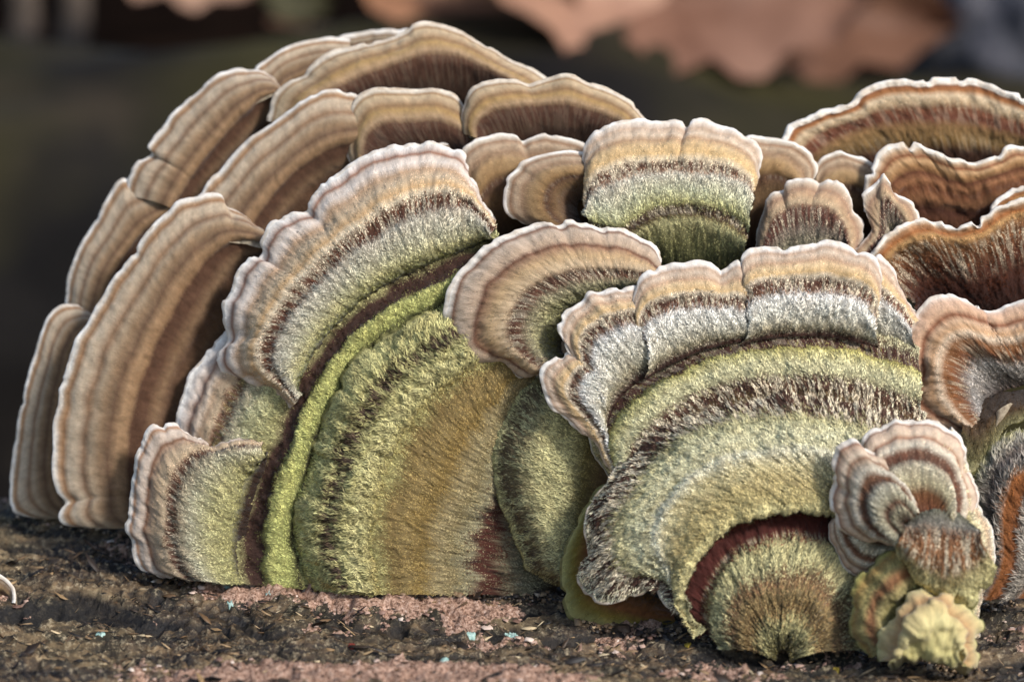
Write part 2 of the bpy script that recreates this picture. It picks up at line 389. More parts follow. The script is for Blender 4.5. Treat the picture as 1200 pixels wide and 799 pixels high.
def build_log():
    xs = np.concatenate([np.linspace(-.30, -.085, 60)[:-1], np.linspace(-.085, .085, 510), np.linspace(.085, .30, 60)[1:]])
    ys = np.concatenate([np.linspace(yy[0], -.055, 40)[:-1], np.linspace(-.055, .042, 310), np.linspace(.042, yy[-1], 70)[1:]])
    X, Y = np.meshgrid(xs, ys)
    pm = pink_mask(X, Y)
    # where the photograph shows the big pink crusts
    def blob(cx, cy, rx, ry):
        return np.exp(-(((X - cx) / rx) ** 2 + ((Y - cy) / ry) ** 2))
    bl = .0
    for px, py, d, rx, ry, am in PINK:
        w_ = P(px, py, d); bl = bl + am * blob(w_[0], w_[1], rx, ry)
    pm = pm + bl * .70 - .58
    Z = log_z(X, Y) + log_detail(X, Y)
    crust = sm(-.02, .06, pm)
    Z = Z + crust * .00045 + crust * fbm(X * 2500, Y * 2500, 3, 3) * .00018
    V = np.stack([X, Y, Z], 2).reshape(-1, 3)
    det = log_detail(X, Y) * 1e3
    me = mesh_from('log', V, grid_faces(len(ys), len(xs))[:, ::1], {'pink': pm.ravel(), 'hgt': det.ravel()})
    N = NT('old_bark'); tc = N.n('TexCoord').outputs['Object']
    s1 = N.vmath('MULTIPLY', tc, (120, 420, 300)); n1 = N.noise(s1, 1, 6, .7)
    n2 = N.noise(tc, 60, 4, .6); n3 = N.noise(tc, 1500, 5, .75)
    c = N.ramp(n1, [(.34, '0c0806'), (.44, '2a2019'), (.52, '54422f'), (.60, '8a7050'), (.70, 'bda37a')])
    c = N.mix(N.maprange(n2, .42, .66, 0, .45), c, N.ramp(n3, [(.35, '26231a'), (.6, '57502f'), (.75, '8a8158')]))
    c = N.mix(N.maprange(n3, .52, .70, 0, .85), c, (*lin('c2ae8c'), 1))
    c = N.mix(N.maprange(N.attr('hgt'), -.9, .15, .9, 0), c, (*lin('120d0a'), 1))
    pk = N.ramp(N.noise(tc, 2400, 6, .8), [(.36, '2a1e18'), (.43, '75543f'), (.50, 'a8836c'), (.58, 'c49f88'), (.68, 'e0cbb6')])
    pf = N.math('ADD', N.math('MULTIPLY_ADD', N.math('SUBTRACT', n3, .5), .6, N.attr('pink')), N.math('MULTIPLY', N.math('SUBTRACT', N.noise(tc, 300, 5, .7), .5), 1.7))
    c = N.mix(N.maprange(pf, -.02, .03, 0, 1), c, pk)
    # pale blue green flecks
    vo = N.n('TexVoronoi'); N.set(vo.inputs['Vector'], tc); vo.inputs['Scale'].default_value = 260
    fl = N.maprange(N.math('ADD', vo.outputs[0], N.math('MULTIPLY', n3, .3)), .16, .22, 1, 0)
    c = N.mix(N.math('MULTIPLY', fl, .0), c, (*lin('9fc0b4'), 1))
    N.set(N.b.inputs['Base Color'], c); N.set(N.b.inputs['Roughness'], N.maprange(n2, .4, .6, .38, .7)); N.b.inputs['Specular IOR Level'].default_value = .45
    b = N.n('Bump'); b.inputs['Strength'].default_value = .9; b.inputs['Distance'].default_value = .00035
    N.set(b.inputs['Height'], N.math('ADD', n3, n1)); N.set(N.b.inputs['Normal'], b.outputs[0])
    e = empty('fallen_log', (0, 0, float(zz.min())))
    tag(e, 'rough dark fallen log with pink crusty lichen under the bracket fungi', 'log')
    me.transform(mathutils.Matrix.Translation((0, 0, -float(zz.min()))))
    link('bark', me, N.m, e)
    return e
LOG = build_log()
def on_log(x, y): return log_z(x, y) + log_detail(np.asarray(x, float), np.asarray(y, float))
def log_at(px, py):
    """world point where the ray through an image point meets the log"""
    ds = np.linspace(-70, 30, 800); Q = P(np.full(800, px), np.full(800, py), ds)
    dz = Q[:, 2] - on_log(Q[:, 0], Q[:, 1]); k = np.argmax(dz < 0) if (dz < 0).any() else 799
    return Q[k], ds[k]

# ------------------------------------------------------------------ zone tables (u, colour, relief mm, hair px, streak)
Z_REAR = [(0, '5a4330', 0, 4, .2), (.12, '6b5039', 0, 3, .2), (.22, '5c422f', -.05, 3, .3), (.30, '7d6248', .15, 3, .3), (.38, '5a3f2e', -.1, 3, .4), (.46, '523828', -.25, 3, .5), (.50, '8a6c4e', .1, 2.5, .3), (.56, '97795a', .25, 2, .1), (.62, '6f5540', .05, 2, .3), (.68, '907559', .1, 1.6, .2),
          (.74, 'ab957a', .3, 1.4, .1), (.79, '8a6c52', .05, 1.3, .2), (.84, 'bba68c', .25, 1.2, .1), (.89, 'c4b096', .25, 1.1, .1), (.93, '96704e', 0, 1, .1), (.955, 'b09274', .1, .9, .1), (.975, 'd8ccbc', .1, .8, 0), (1, 'f0eae2', 0, .8, 0)]
Z_REAR2 = [(0, '3f2c1e', 0, 4, .3), (.3, '50382a', -.1, 4, .6), (.48, '4c3226', -.2, 3, .6), (.58, '5c4030', -.1, 3, .6), (.65, 'a88c6c', .25, 3, .5), (.73, 'a88858', .3, 1.6, .1), (.79, '8f7050', .1, 1.6, .3), (.85, 'b59c7c', .25, 1.4, .2), (.90, 'c2aa88', .2, 1.3, .2), (.93, '9c7c58', 0, 1, .1), (.965, 'd2c4b0', .1, .9, 0), (1, 'efe9e0', 0, .8, 0)]
Z_MID = [(0, '3a2a1e', 0, 5, .3), (.2, '6b4f38', 0, 5, .3), (.35, '7d6244', .1, 5, .2), (.48, '5a3f30', -.2, 5, .7), (.56, '94754f', .2, 4, .4), (.68, 'a98a63', .25, 3.5, .2), (.78, '9a7d62', 0, 3.5, .4), (.86, 'b8a085', .25, 3, .2), (.92, '9b7b60', 0, 2, .1), (.96, 'cabaa6', .15, 1.4, 0), (1, 'f0e9e0', 0, 1, 0)]
Z_GREY = [(0, '2e211b', 0, 7, .2), (.04, '38281f', -.3, 6, .2), (.12, '98a05e', .2, 9, .1), (.22, 'b0ad80', .5, 9, .2), (.36, 'c2bca2', .55, 9, .2), (.46, 'c9c0ac', .45, 8, .4), (.515, '5a3a2e', .0, 8, .95), (.575, '6d4836', .0, 8, .95), (.62, 'e0cfb2', .3, 6, .6),
          (.67, 'c3a075', .35, 4, .1), (.73, 'ceb696', .3, 5, .2), (.80, 'b59678', .05, 4, .4), (.855, 'd8cabc', .3, 3, .1), (.895, 'cdbcac', .3, 2, .1), (.925, '8e6650', -.1, 1.5, .1), (.955, 'cfc0b4', .1, 1.2, 0), (1, 'f2ece6', 0, 1, 0)]

G_ALL = 'zoned bracket fungi growing on the log'
exec_list = []
# ---- rear left caps -------------------------------------------------------------------------------
bracket('thin pale sliver of a bracket showing behind the topmost left cap', [(1, 24, [(385, 58), (400, 46), (425, 40), (450, 37), (480, 38)]), (0, 27, [(400, 90), (430, 85), (480, 85)])], Z_REAR, 'rear_cap', density=12, wrinkle=.2)
bracket('brown bracket tucked behind the ridge cap, above the far left caps', [(1, 21, [(298, 84), (306, 74), (325, 62), (352, 51), (380, 46), (410, 47)]), (.5, 20, [(325, 125), (335, 100), (370, 85), (410, 80)]), (0, 25, [(350, 150), (370, 130), (400, 120), (430, 110)])], Z_REAR, 'rear_cap', density=12, wrinkle=.2)
bracket('far left brown bracket whose top curves over just left of the ridge cap', [
    (1, 18, [(148, 228), (153, 207), (161, 190), (176, 180), (172, 172), (190, 148), (215, 120), (240, 98), (262, 85), (285, 79), (306, 81), (322, 90), (329, 102)]),
    (.6, 15.5, [(192, 240), (205, 215), (225, 185), (250, 155), (275, 128), (300, 110), (318, 105), (330, 108)]),
    (0, 20, [(235, 270), (250, 250), (275, 215), (305, 180), (330, 150), (345, 130)])], Z_REAR, 'rear_cap', density=14)
bracket('far left brown bracket in the middle of the outer column', [
    (1, 18.5, [(70, 385), (75, 358), (79, 328), (90, 298), (104, 272), (120, 245), (138, 213), (155, 207), (182, 208), (204, 213), (220, 227), (226, 240)]),
    (.6, 16, [(108, 385), (112, 350), (125, 315), (145, 285), (165, 260), (190, 245), (212, 240), (228, 246)]),
    (0, 21, [(150, 390), (160, 350), (180, 310), (210, 280), (230, 265), (245, 255)])], Z_REAR, 'rear_cap', density=14)
bracket('leftmost brown bracket, lowest of the outer column, its foot on the log', [
    (1, 16.5, [(84, 606), (60, 607), (30, 604), (14, 597), (11, 575), (14, 545), (18, 510), (27, 468), (37, 428), (48, 390), (60, 367), (78, 357), (98, 359), (118, 374)]),
    (.6, 14.5, [(96, 606), (75, 600), (58, 580), (54, 545), (58, 500), (66, 455), (76, 415), (88, 390), (102, 380), (120, 382)]),
    (0, 18, [(125, 606), (120, 600), (115, 560), (115, 520), (118, 480), (125, 440), (132, 410), (145, 395)])], Z_REAR, 'rear_cap', density=14)
Z_RIDGE = Z_REAR2
bracket('wavy ridge bracket at the very top with an ochre band', [
    (1, 15, [(314, 142), (316, 120), (330, 103), (352, 90), (372, 70), (400, 57), (430, 50), (455, 45), (472, 36), (488, 27), (505, 25), (530, 32), (552, 42), (562, 48), (575, 57), (600, 72), (622, 80), (645, 96)]),
    (.55, 12.5, [(352, 150), (372, 120), (400, 105), (430, 92), (465, 80), (500, 70), (540, 72), (580, 88), (620, 108)]),
    (0, 18, [(370, 165), (400, 150), (440, 145), (500, 140), (560, 140), (620, 140)])], Z_REAR2, 'ridge_cap', margin=M_margin_tan, density=20, wrinkle=.4)
bracket('long brown bracket sloping down left beside the big lobed cap, upper one of two', [
    (1, 12, [(226, 245), (233, 228), (255, 202), (285, 170), (315, 146), (345, 125), (372, 109), (394, 104), (415, 109), (430, 120)]),
    (.55, 9.5, [(272, 290), (285, 265), (305, 235), (330, 205), (360, 180), (390, 165), (415, 160), (435, 160)]),
    (0, 14, [(320, 330), (335, 300), (365, 260), (400, 230), (430, 215), (460, 205)])], Z_REAR, 'rear_cap', density=18)
bracket('broad tan bracket with a white edge left of the ochre edged cap', [
    (1, 10.5, [(418, 205), (408, 185), (406, 160), (408, 138), (416, 117), (432, 105), (460, 103), (490, 105), (512, 104), (530, 110), (540, 121), (548, 135)]),
    (.5, 8.5, [(440, 215), (432, 190), (438, 165), (460, 155), (490, 152), (515, 152), (535, 158), (550, 165)]),
    (0, 13, [(460, 225), (470, 205), (500, 200), (530, 200), (560, 205)])], Z_REAR2, 'ridge_cap', density=22, wrinkle=.3)
bracket('wide bracket with ochre scalloped edge, upper right of the left cluster', [
    (1, 9, [(542, 155), (541, 138), (545, 115), (556, 101), (575, 94), (600, 93), (618, 101), (632, 95), (655, 88), (675, 91), (695, 99), (715, 107), (735, 118), (756, 140)]),
    (.5, 7.5, [(562, 165), (565, 148), (585, 138), (610, 135), (640, 132), (675, 134), (705, 142), (735, 155)]),
    (0, 11, [(575, 200), (600, 190), (640, 185), (680, 185), (720, 190)])], Z_REAR2, 'ridge_cap', margin=M_margin_tan, density=22, wrinkle=.35)
bracket('tall brown bracket left of the green zoned cap, in front of the outer column', [
    (1, 8.5, [(120, 618), (80, 618), (68, 608), (72, 594), (76, 588), (66, 576), (62, 550), (62, 515), (67, 478), (73, 448), (84, 412), (104, 376), (122, 344), (145, 311), (170, 275), (190, 252), (212, 236), (240, 228), (262, 228), (268, 242), (284, 250), (306, 268)]),
    (.58, 6, [(175, 615), (150, 612), (138, 595), (134, 560), (134, 520), (140, 480), (152, 440), (170, 395), (192, 355), (215, 318), (240, 290), (265, 275), (290, 275), (312, 280)]),
    (0, 10, [(250, 620), (230, 610), (220, 570), (222, 520), (232, 470), (250, 430), (270, 390), (290, 350), (310, 320), (330, 300)])], Z_REAR, 'rear_cap', density=20, wrinkle=.25)

# ---- the big lobed cap on the left -----------------------------------------------------------------
ZA = [(0, '3f2f22', 0, 6, .2), (.03, '8a8468', .2, 9, .2), (.052, '877a60', .1, 9, .3), (.068, '43251c', -.35, 4, .5), (.088, '4f2a20', -.35, 5, .5), (.106, '9c9474', .35, 8, .3), (.135, '8f7f58', .45, 7, .2), (.155, 'a3936c', .5, 7, .2), (.185, '88703f', .5, 7, .2), (.215, '947f52', .6, 7, .2), (.245, '8a7448', .5, 7, .3), (.275, 'a39a66', .5, 9, .3),
      (.40, 'a3a562', .6, 12, .6), (.485, '989a55', .3, 10, .6), (.50, '2f281b', -.3, 6, .3), (.52, '8f9a48', .1, 9, .1), (.56, 'aab257', .2, 9, .1), (.592, '9c9e50', .1, 8, .2), (.604, '3a2822', -.45, 5, .3), (.645, '453027', -.5, 5, .3),
      (.675, 'a3a16c', .2, 9, .1), (.75, 'b0ad85', .4, 9, .3), (.80, 'b3a88c', .3, 8, .4), (.83, '5f4333', -.1, 6, .8), (.85, '6d4d3a', -.1, 5, .7), (.87, 'b59f82', .25, 4, .2), (.90, 'a88d72', .1, 3, .3), (.92, 'c2b09c', .25, 2, .1), (.945, '83624e', -.15, 1.5, .1), (.965, 'c6b6a8', .1, 1.2, 0), (1, 'efe8e0', 0, 1, 0)]
A_rings = [
    (1, 6, [(205, 682, -2), (185, 660), (180, 620), (185, 580), (195, 540), (203, 505), (207, 480), (216, 452), (232, 424), (255, 398), (285, 365), (320, 320), (365, 285), (410, 255), (460, 235), (510, 225), (550, 235), (580, 255)]),
    (.83, 2.5, [(245, 684, -1), (238, 650), (240, 610), (248, 560), (255, 520), (268, 480), (285, 450), (310, 415), (345, 380), (385, 340), (430, 305), (480, 275), (530, 262), (580, 265)]),
    (.648, 1, [(292, 684, -1), (287, 650), (292, 610), (305, 560), (318, 525), (335, 485), (352, 450), (375, 415), (405, 380), (440, 350), (470, 332), (510, 314), (550, 296), (586, 282)]),
    (.57, -.3, [(325, 688), (320, 655), (322, 610), (335, 560), (348, 520), (365, 475), (385, 440), (412, 405), (445, 375), (480, 355), (520, 335), (560, 315), (592, 305)]),
    (.50, 0.3, [(360, 690), (350, 660), (345, 625), (352, 580), (365, 535), (380, 495), (405, 450), (430, 415), (460, 388), (495, 368), (530, 350), (565, 335), (598, 322)]),
    (.47, -.3, [(372, 691), (362, 660), (356, 625), (362, 580), (377, 535), (393, 495), (417, 453), (442, 422), (470, 398), (505, 380), (540, 362), (570, 350), (602, 335)]),
    (.285, -1.5, [(440, 696), (436, 660), (437, 620), (445, 575), (460, 530), (480, 490), (505, 460), (535, 438), (570, 420), (605, 405), (625, 390)]),
    (.10, .2, [(555, 696), (552, 660), (560, 620), (578, 580), (590, 540), (600, 500), (610, 470), (625, 445)]),
    (0, 3, [(655, 702), (650, 680), (650, 650), (655, 610), (665, 580), (670, 550), (670, 500), (670, 460)])]
tier = [
    (1, -.2, [(395, 692, .5), (372, 678), (358, 655), (352, 628), (348, 600), (358, 570), (364, 538), (378, 505), (384, 478), (402, 452), (412, 430), (432, 410), (450, 392), (478, 376), (505, 360, .8), (535, 345, 1.5), (570, 335, 2)]),
    (.72, -2.6, [(405, 692), (388, 665), (380, 635), (382, 600), (392, 560), (405, 522), (422, 488), (445, 455), (470, 428), (500, 405, .6), (535, 385, 1), (575, 370, 2)]),
    (.3, -2.4, [(430, 694), (425, 660), (425, 620), (432, 580), (446, 540), (465, 500), (490, 468), (520, 440), (560, 415), (600, 395)]),
    (0, -.8, [(462, 696), (458, 660), (458, 620), (465, 580), (480, 540), (500, 505), (525, 475), (555, 450), (600, 425)])]
Z_TIER = [(0, '94804c', -.5, 8, .3), (.12, '9c8a54', -.2, 8, .3), (.25, 'a59e68', .1, 9, .3), (.38, 'b0aa78', .3, 10, .4), (.52, 'a8a46a', .4, 11, .6), (.60, '54463a', .2, 11, .9), (.72, '4a3c30', .1, 11, .9), (.79, 'a8a468', .4, 10, .6), (.92, 'aca66c', .5, 8, .4), (1, '98945c', .1, 5, .2)]
lobe_up = [
    (1, 3.2, [(338, 478), (325, 470), (312, 457), (300, 452), (288, 451), (275, 442), (262, 438), (253, 425), (253, 408), (264, 396), (260, 372), (264, 350), (278, 318), (292, 300), (303, 303), (304, 284), (318, 262), (342, 249), (360, 247), (364, 236), (382, 212), (408, 194), (438, 178), (472, 170), (508, 168), (538, 176), (550, 190), (549, 206), (557, 216), (562, 232), (576, 254), (580, 272)]),
    (.56, -1.2, [(348, 470), (335, 455), (322, 440), (312, 425), (312, 405), (322, 385), (335, 362), (350, 340), (365, 325), (385, 305), (405, 287), (432, 270), (460, 252), (492, 238), (520, 232), (545, 236), (562, 250), (578, 270)]),
    (.25, -.6, [(348, 465), (342, 450), (345, 430), (355, 410), (370, 385), (390, 362), (412, 340), (440, 320), (470, 305), (505, 290), (540, 278), (565, 272), (580, 275)]),
    (0, 1.6, [(352, 466), (362, 440), (380, 408), (408, 378), (440, 350), (470, 332), (510, 314), (550, 296), (586, 282)])]
lobe_low = [
    (1, 1.2, [(190, 673), (168, 668), (158, 655), (150, 625), (150, 590), (155, 555), (161, 530), (166, 515), (178, 502), (192, 495), (206, 496), (214, 505), (230, 512), (240, 522), (262, 518), (285, 512, 1.5), (318, 515, 3)]),
    (.55, -1.8, [(235, 680), (222, 668), (212, 640), (210, 605), (214, 575), (222, 555), (235, 540), (255, 530), (278, 525), (305, 525, .8)]),
    (.2, -1, [(270, 685), (262, 665), (260, 635), (264, 605), (272, 580), (282, 560), (295, 545), (312, 535)]),
    (0, 1.4, [(292, 686), (286, 655), (291, 610), (303, 565), (316, 530)])]
Z_LOW = [(0, '33251c', 0, 6, .2), (.05, '3a2a20', -.3, 6, .3), (.12, '9c9a60', .1, 9, .1), (.3, 'aaa678', .4, 9, .2), (.45, 'b9b294', .5, 9, .3), (.54, 'a89a80', .3, 8, .6), (.60, '553a2d', -.1, 7, .9), (.645, '66483a', -.1, 6, .8), (.68, 'c2ab8c', .3, 5, .3), (.76, 'b89e80', .3, 4, .3), (.82, 'a98a70', .1, 3, .2), (.845, '75543f', -.2, 2, .1), (.87, 'bba998', .2, 2, .1), (.92, 'c4b3a2', .3, 1.6, 0), (.955, 'a57c5c', .05, 1.3, 0), (.975, 'd8ccc0', .1, 1, 0), (1, 'f2ece6', 0, 1, 0)]
bracket('big lobed bracket with lime green bands and dark red band at its foot, left half', A_rings, ZA, 'green_zoned', gain=1.1, density=30,
        lobes=[(lobe_up, Z_GREY, 'grey_zoned', {'density': 30}), (lobe_low, Z_LOW, 'low_lobe', {'density': 30}), (tier, Z_TIER, 'crusty_tier', {'density': 30, 'margin': M_margin_olive, 'edge_noise': 3.6, 'wrinkle': .9, 'lift': .6, 'hlen': .72, 'crease': .6, 'lump': 2.4, 'gain': 1.08})])

# ---- caps of the middle ----------------------------------------------------------------------------
bracket('thin dark sliver of bracket right above the big lobed cap', [(1, 9.5, [(505, 175), (525, 167), (545, 161), (565, 158), (590, 158)]), (0, 12, [(520, 205), (545, 195), (600, 190)])], Z_MID, 'mid_cap', density=16)
bracket('two lobed brown bracket shadowed between the big lobed cap and the square pale cap', [
    (1, 7.5, [(536, 185), (545, 172), (562, 162), (585, 157), (604, 158), (612, 166), (622, 161), (645, 158), (668, 163), (686, 170), (700, 182)]),
    (.5, 6, [(562, 232), (575, 215), (595, 207), (620, 205), (650, 207), (680, 215), (700, 222)]),
    (0, 10, [(575, 300), (600, 285), (630, 280), (665, 275), (705, 270)])], Z_MID, 'mid_cap', density=24)
bracket('small rounded brown bracket tucked left of the square pale cap', [
    (1, 4, [(640, 272), (622, 266), (605, 261), (594, 248), (590, 228), (594, 208), (606, 198), (612, 190), (632, 182), (658, 178), (684, 180), (705, 186)]),
    (.5, 2, [(668, 268), (650, 258), (640, 245), (638, 230), (645, 217), (660, 208), (680, 206), (700, 208)]),
    (0, 5, [(700, 268), (685, 262), (678, 252), (676, 242), (682, 234), (695, 230), (705, 230)])], Z_MID, 'mid_cap', density=28)
ZC = [(0, '58602e', 0, 7, .2), (.08, '85844e', .3, 8, .3), (.17, 'a8a478', .4, 8, .2), (.225, '5a4a30', 0, 6, .6), (.25, '3d2a24', -.2, 7, .9), (.285, '6b5746', 0, 8, .9), (.32, 'a8aa70', .3, 9, .2), (.42, 'c4c2a0', .5, 9, .2), (.54, 'd0c8b4', .45, 8, .3), (.59, '8a6a55', .1, 7, .95), (.635, '5e3d30', 0, 7, .95), (.67, 'ddcbad', .2, 5, .5),
      (.72, 'ccac7c', .35, 4, .1), (.79, 'c9ab80', .3, 4, .1), (.84, 'a98a6c', .1, 3, .3), (.88, 'c9b49c', .2, 3, .2), (.93, 'bba28b', .1, 2, .2), (.97, 'dccfc0', .1, 1, 0), (1, 'f4efe9', 0, 1, 0)]
bracket('square pale bracket with crisp cream and orange bands and a mossy green foot, top centre', [
    (1, 3.5, [(690, 232), (686, 212), (684, 190), (688, 167), (700, 151), (722, 143), (760, 141), (796, 142), (804, 150), (812, 140), (826, 139), (845, 146), (866, 156), (886, 167), (893, 184), (892, 202), (884, 214)]),
    (.62, .6, [(689, 250), (688, 235), (694, 218), (710, 207), (740, 199), (775, 195), (805, 194), (835, 197), (860, 203), (878, 213), (880, 228)]),
    (.26, .4, [(690, 262), (705, 268), (727, 270), (745, 262), (770, 250), (800, 247), (830, 250), (855, 259), (870, 268), (877, 278)]),
    (.16, .8, [(715, 280), (735, 278), (760, 268), (790, 262), (820, 263), (850, 272), (874, 286)]),
    (0, 4.5, [(720, 300), (750, 312), (775, 318), (800, 322), (830, 322), (855, 320), (878, 312)])], ZC, 'square_cap', density=34, crease=.45)
bracket('brown bracket half hidden behind the right side of the square pale cap', [
    (1, 7, [(865, 168), (880, 159), (900, 162), (918, 164), (935, 170), (950, 182), (958, 196), (957, 208), (948, 220)]),
    (.5, 6, [(870, 225), (885, 210), (905, 205), (925, 212), (938, 228)]),
    (0, 9, [(865, 300), (885, 290), (905, 285), (925, 275), (935, 260)])], Z_MID, 'mid_cap', density=24)
bracket('small shaded bracket below the large right rear cap, beside the folded cap', [
    (1, 8.5, [(950, 215), (955, 197), (966, 184), (984, 179), (1004, 184), (1022, 192), (1036, 205)]),
    (.5, 8, [(960, 245), (970, 225), (990, 218), (1010, 222), (1030, 232)]),
    (0, 11, [(965, 285), (985, 280), (1010, 280), (1035, 275)])], Z_MID, 'mid_cap', density=22)
Z_SM = [(0, '8e8a68', 0, 8, .2), (.2, 'a39a7e', .3, 8, .2), (.33, '8f8070', .2, 7, .6), (.42, '5c3c33', -.05, 7, .9), (.58, '6e4b3e', 0, 6, .8), (.66, 'b79f80', .25, 4, .3), (.76, 'b59676', .3, 3, .2), (.85, '9f8068', .1, 3, .3), (.92, 'bca790', .2, 2, .1), (.97, 'd2c5b5', .1, 1, 0), (1, 'efe9e0', 0, 1, 0)]
bracket('small three lobed bracket above the big right cap, brown banded', [
    (1, 3.5, [(884, 292), (888, 272), (894, 250), (898, 234), (907, 224), (918, 222), (923, 214), (940, 210), (955, 213), (960, 216), (972, 211), (986, 215), (998, 229), (1000, 246), (1008, 256), (1012, 272), (1006, 292)]),
    (.5, 1.5, [(895, 296), (905, 272), (918, 258), (935, 252), (955, 252), (972, 256), (986, 268), (994, 292)]),
    (0, 4, [(890, 312), (910, 312), (940, 312), (970, 312), (1005, 308)])], Z_SM, 'small_lobed', density=30, crease=.6)

# ---- rear right caps -------------------------------------------------------------------------------
Z_RR = [(0, '3b2418', 0, 5, .3), (.2, '4a2f20', 0, 4, .6), (.32, '8a6c42', .15, 4, .7), (.45, '8d6e48', .2, 4, .5), (.55, '6a4030', -.1, 4, .7), (.66, '7a4e38', 0, 4, .7), (.74, 'c0a582', .25, 5, .7), (.82, 'c9b394', .2, 4, .5), (.885, '96643c', 0, 3, .2), (.93, '8a5a3c', -.1, 2, .2), (.955, 'd4c2ae', .1, 1.5, .1), (1, 'f4f0ea', 0, 1, 0)]
bracket('large rear bracket at the top right with a bright white rim against the dark background', [
    (1, 10, [(905, 178), (920, 158), (940, 143), (962, 133), (985, 129), (1003, 121), (1010, 110), (1030, 101), (1062, 96), (1100, 94), (1135, 96), (1160, 102), (1190, 113), (1230, 130)]),
    (.55, 11, [(935, 195), (960, 170), (990, 155), (1030, 143), (1080, 138), (1130, 140), (1180, 150), (1230, 165)]),
    (0, 14, [(970, 220), (1020, 205), (1080, 200), (1140, 200), (1190, 200), (1230, 200)])], Z_RR, 'right_rear', density=24, thick=.7, margin_w=4, wrinkle=.6, hlen=.4)
bracket('dark rust brown bracket with a saddle shaped white rim at the right edge', [
    (1, 6.5, [(1018, 250), (1012, 232), (1014, 212), (1022, 196), (1032, 181), (1048, 171), (1068, 169), (1092, 174), (1112, 183), (1128, 193), (1145, 192), (1168, 182), (1192, 171), (1230, 168)]),
    (.6, 7.5, [(1040, 262), (1045, 238), (1060, 222), (1085, 218), (1110, 225), (1140, 228), (1170, 218), (1230, 205)]),
    (0, 9.5, [(1040, 290), (1070, 280), (1110, 278), (1150, 272), (1230, 255)])], [(0, '3a2418', 0, 4, .3), (.2, '5e3a26', .1, 4, .3), (.34, '4a2a1c', -.1, 4, .4), (.46, '80583a', .2, 4, .5), (.58, '6a4028', 0, 4, .6), (.66, '8e6242', .2, 3, .5), (.74, '603a26', -.1, 3, .5), (.80, 'a07850', .2, 3, .5), (.86, 'b8946c', .25, 2, .4), (.90, '84563a', -.1, 2, .2), (.94, 'b59474', .15, 1.5, .2), (.97, 'cfbda8', .1, 1, .1), (1, 'f2ece4', 0, 1, 0)], 'rust_cap', density=24, thick=.55, wrinkle=.7, edge_noise=1.8, hlen=.35)
bracket('small folded brown flap standing in front of the saddle rimmed cap', [
    (1, 2.5, [(998, 300), (1004, 288), (1016, 276), (1020, 264), (1014, 250), (1009, 238), (1013, 226), (1026, 214), (1036, 203), (1045, 215), (1052, 229), (1066, 237), (1075, 252), (1076, 268)]),
    (.5, 2, [(1012, 303), (1022, 292), (1032, 280), (1035, 266), (1034, 250), (1036, 240), (1046, 246), (1056, 258), (1062, 272)]),
    (0, 5, [(1022, 308), (1036, 300), (1045, 292), (1055, 286), (1065, 280)])], Z_SM, 'small_lobed', density=26)
Z_R3 = [(0, '22120c', 0, 5, .3), (.25, '3c2016', 0, 5, .4), (.45, '573222', 0, 6, .8), (.62, '7a5034', .1, 6, .9), (.74, '85603f', .15, 5, .8), (.82, 'b48c5c', .3, 4, .4), (.88, '9a6238', 0, 3, .2), (.94, 'a87f5c', .1, 2, .2), (.975, 'cdb9a2', .1, 1, 0), (1, 'efe6da', 0, 1, 0)]
bracket('thin brown rim edge just visible behind the wavy rust cap at the right edge', [
    (1, 6, [(1160, 258), (1168, 242), (1180, 230), (1198, 220), (1230, 212)]), (0, 9, [(1180, 280), (1200, 265), (1230, 255)])], Z_R3, 'wavy_rust', density=20)
bracket('wavy rust brown bracket with a thin bright orange line, right edge middle', [
    (1, 1.5, [(1040, 340), (1026, 322), (1020, 303), (1026, 288), (1045, 276), (1068, 263), (1092, 259), (1118, 262), (1140, 261), (1160, 252), (1180, 240), (1200, 232), (1230, 226)]),
    (.6, 2.5, [(1068, 355), (1055, 335), (1055, 315), (1072, 302), (1100, 298), (1130, 300), (1160, 292), (1190, 275), (1230, 265)]),
    (0, 5.5, [(1080, 380), (1090, 370), (1110, 365), (1140, 370), (1170, 375), (1230, 365)])], Z_R3, 'wavy_rust', density=30, hlen=.7, wrinkle=.7, edge_noise=1.8)
Z_R4 = [(0, '4b3a30', 0, 8, .3), (.15, '9c948c', .2, 10, .6), (.3, 'b3aca4', .3, 10, .6), (.4, '7d5740', .0, 6, .9), (.5, '855534', 0, 5, .9), (.58, '8c603e', 0, 5, .6), (.66, 'd8c0a4', .3, 5, .3), (.72, 'c89f78', .2, 4, .3), (.78, 'caa888', .1, 4, .3), (.83, '84563e', -.25, 3, .2), (.87, 'c7a284', .25, 3, .3), (.94, 'd0ad92', .25, 2, .3), (.975, 'dcc6b4', .1, 1, 0), (1, 'f2ebe4', 0, 1, 0)]
bracket('tan and orange bracket with scalloped pale rim at the right edge, above the hairy nodules', [
    (1, -4, [(1150, 520), (1125, 505), (1100, 500), (1075, 496), (1055, 485), (1047, 468), (1054, 450), (1063, 440), (1061, 420), (1060, 398), (1068, 375), (1082, 357), (1102, 347), (1124, 347), (1143, 355), (1146, 364), (1152, 363), (1172, 363), (1200, 354), (1230, 348)]),
    (.6, -6, [(1160, 510), (1140, 498), (1122, 480), (1110, 460), (1105, 435), (1110, 412), (1122, 398), (1142, 398), (1165, 405), (1195, 402), (1230, 395)]),
    (0, -2, [(1172, 505), (1170, 490), (1165, 475), (1170, 462), (1185, 455), (1205, 452), (1230, 450)])], Z_R4, 'scalloped', density=32, crease=.6, wrinkle=.8, edge_noise=1.8, hlen=.42)
Z_OL = [(0, '33261c', 0, 5, .3), (.5, '54402c', 0, 6, .6), (.8, '857d58', .2, 7, .3), (.92, 'a39d74', .3, 6, .1), (1, 'aaa57c', 0, 4, 0)]
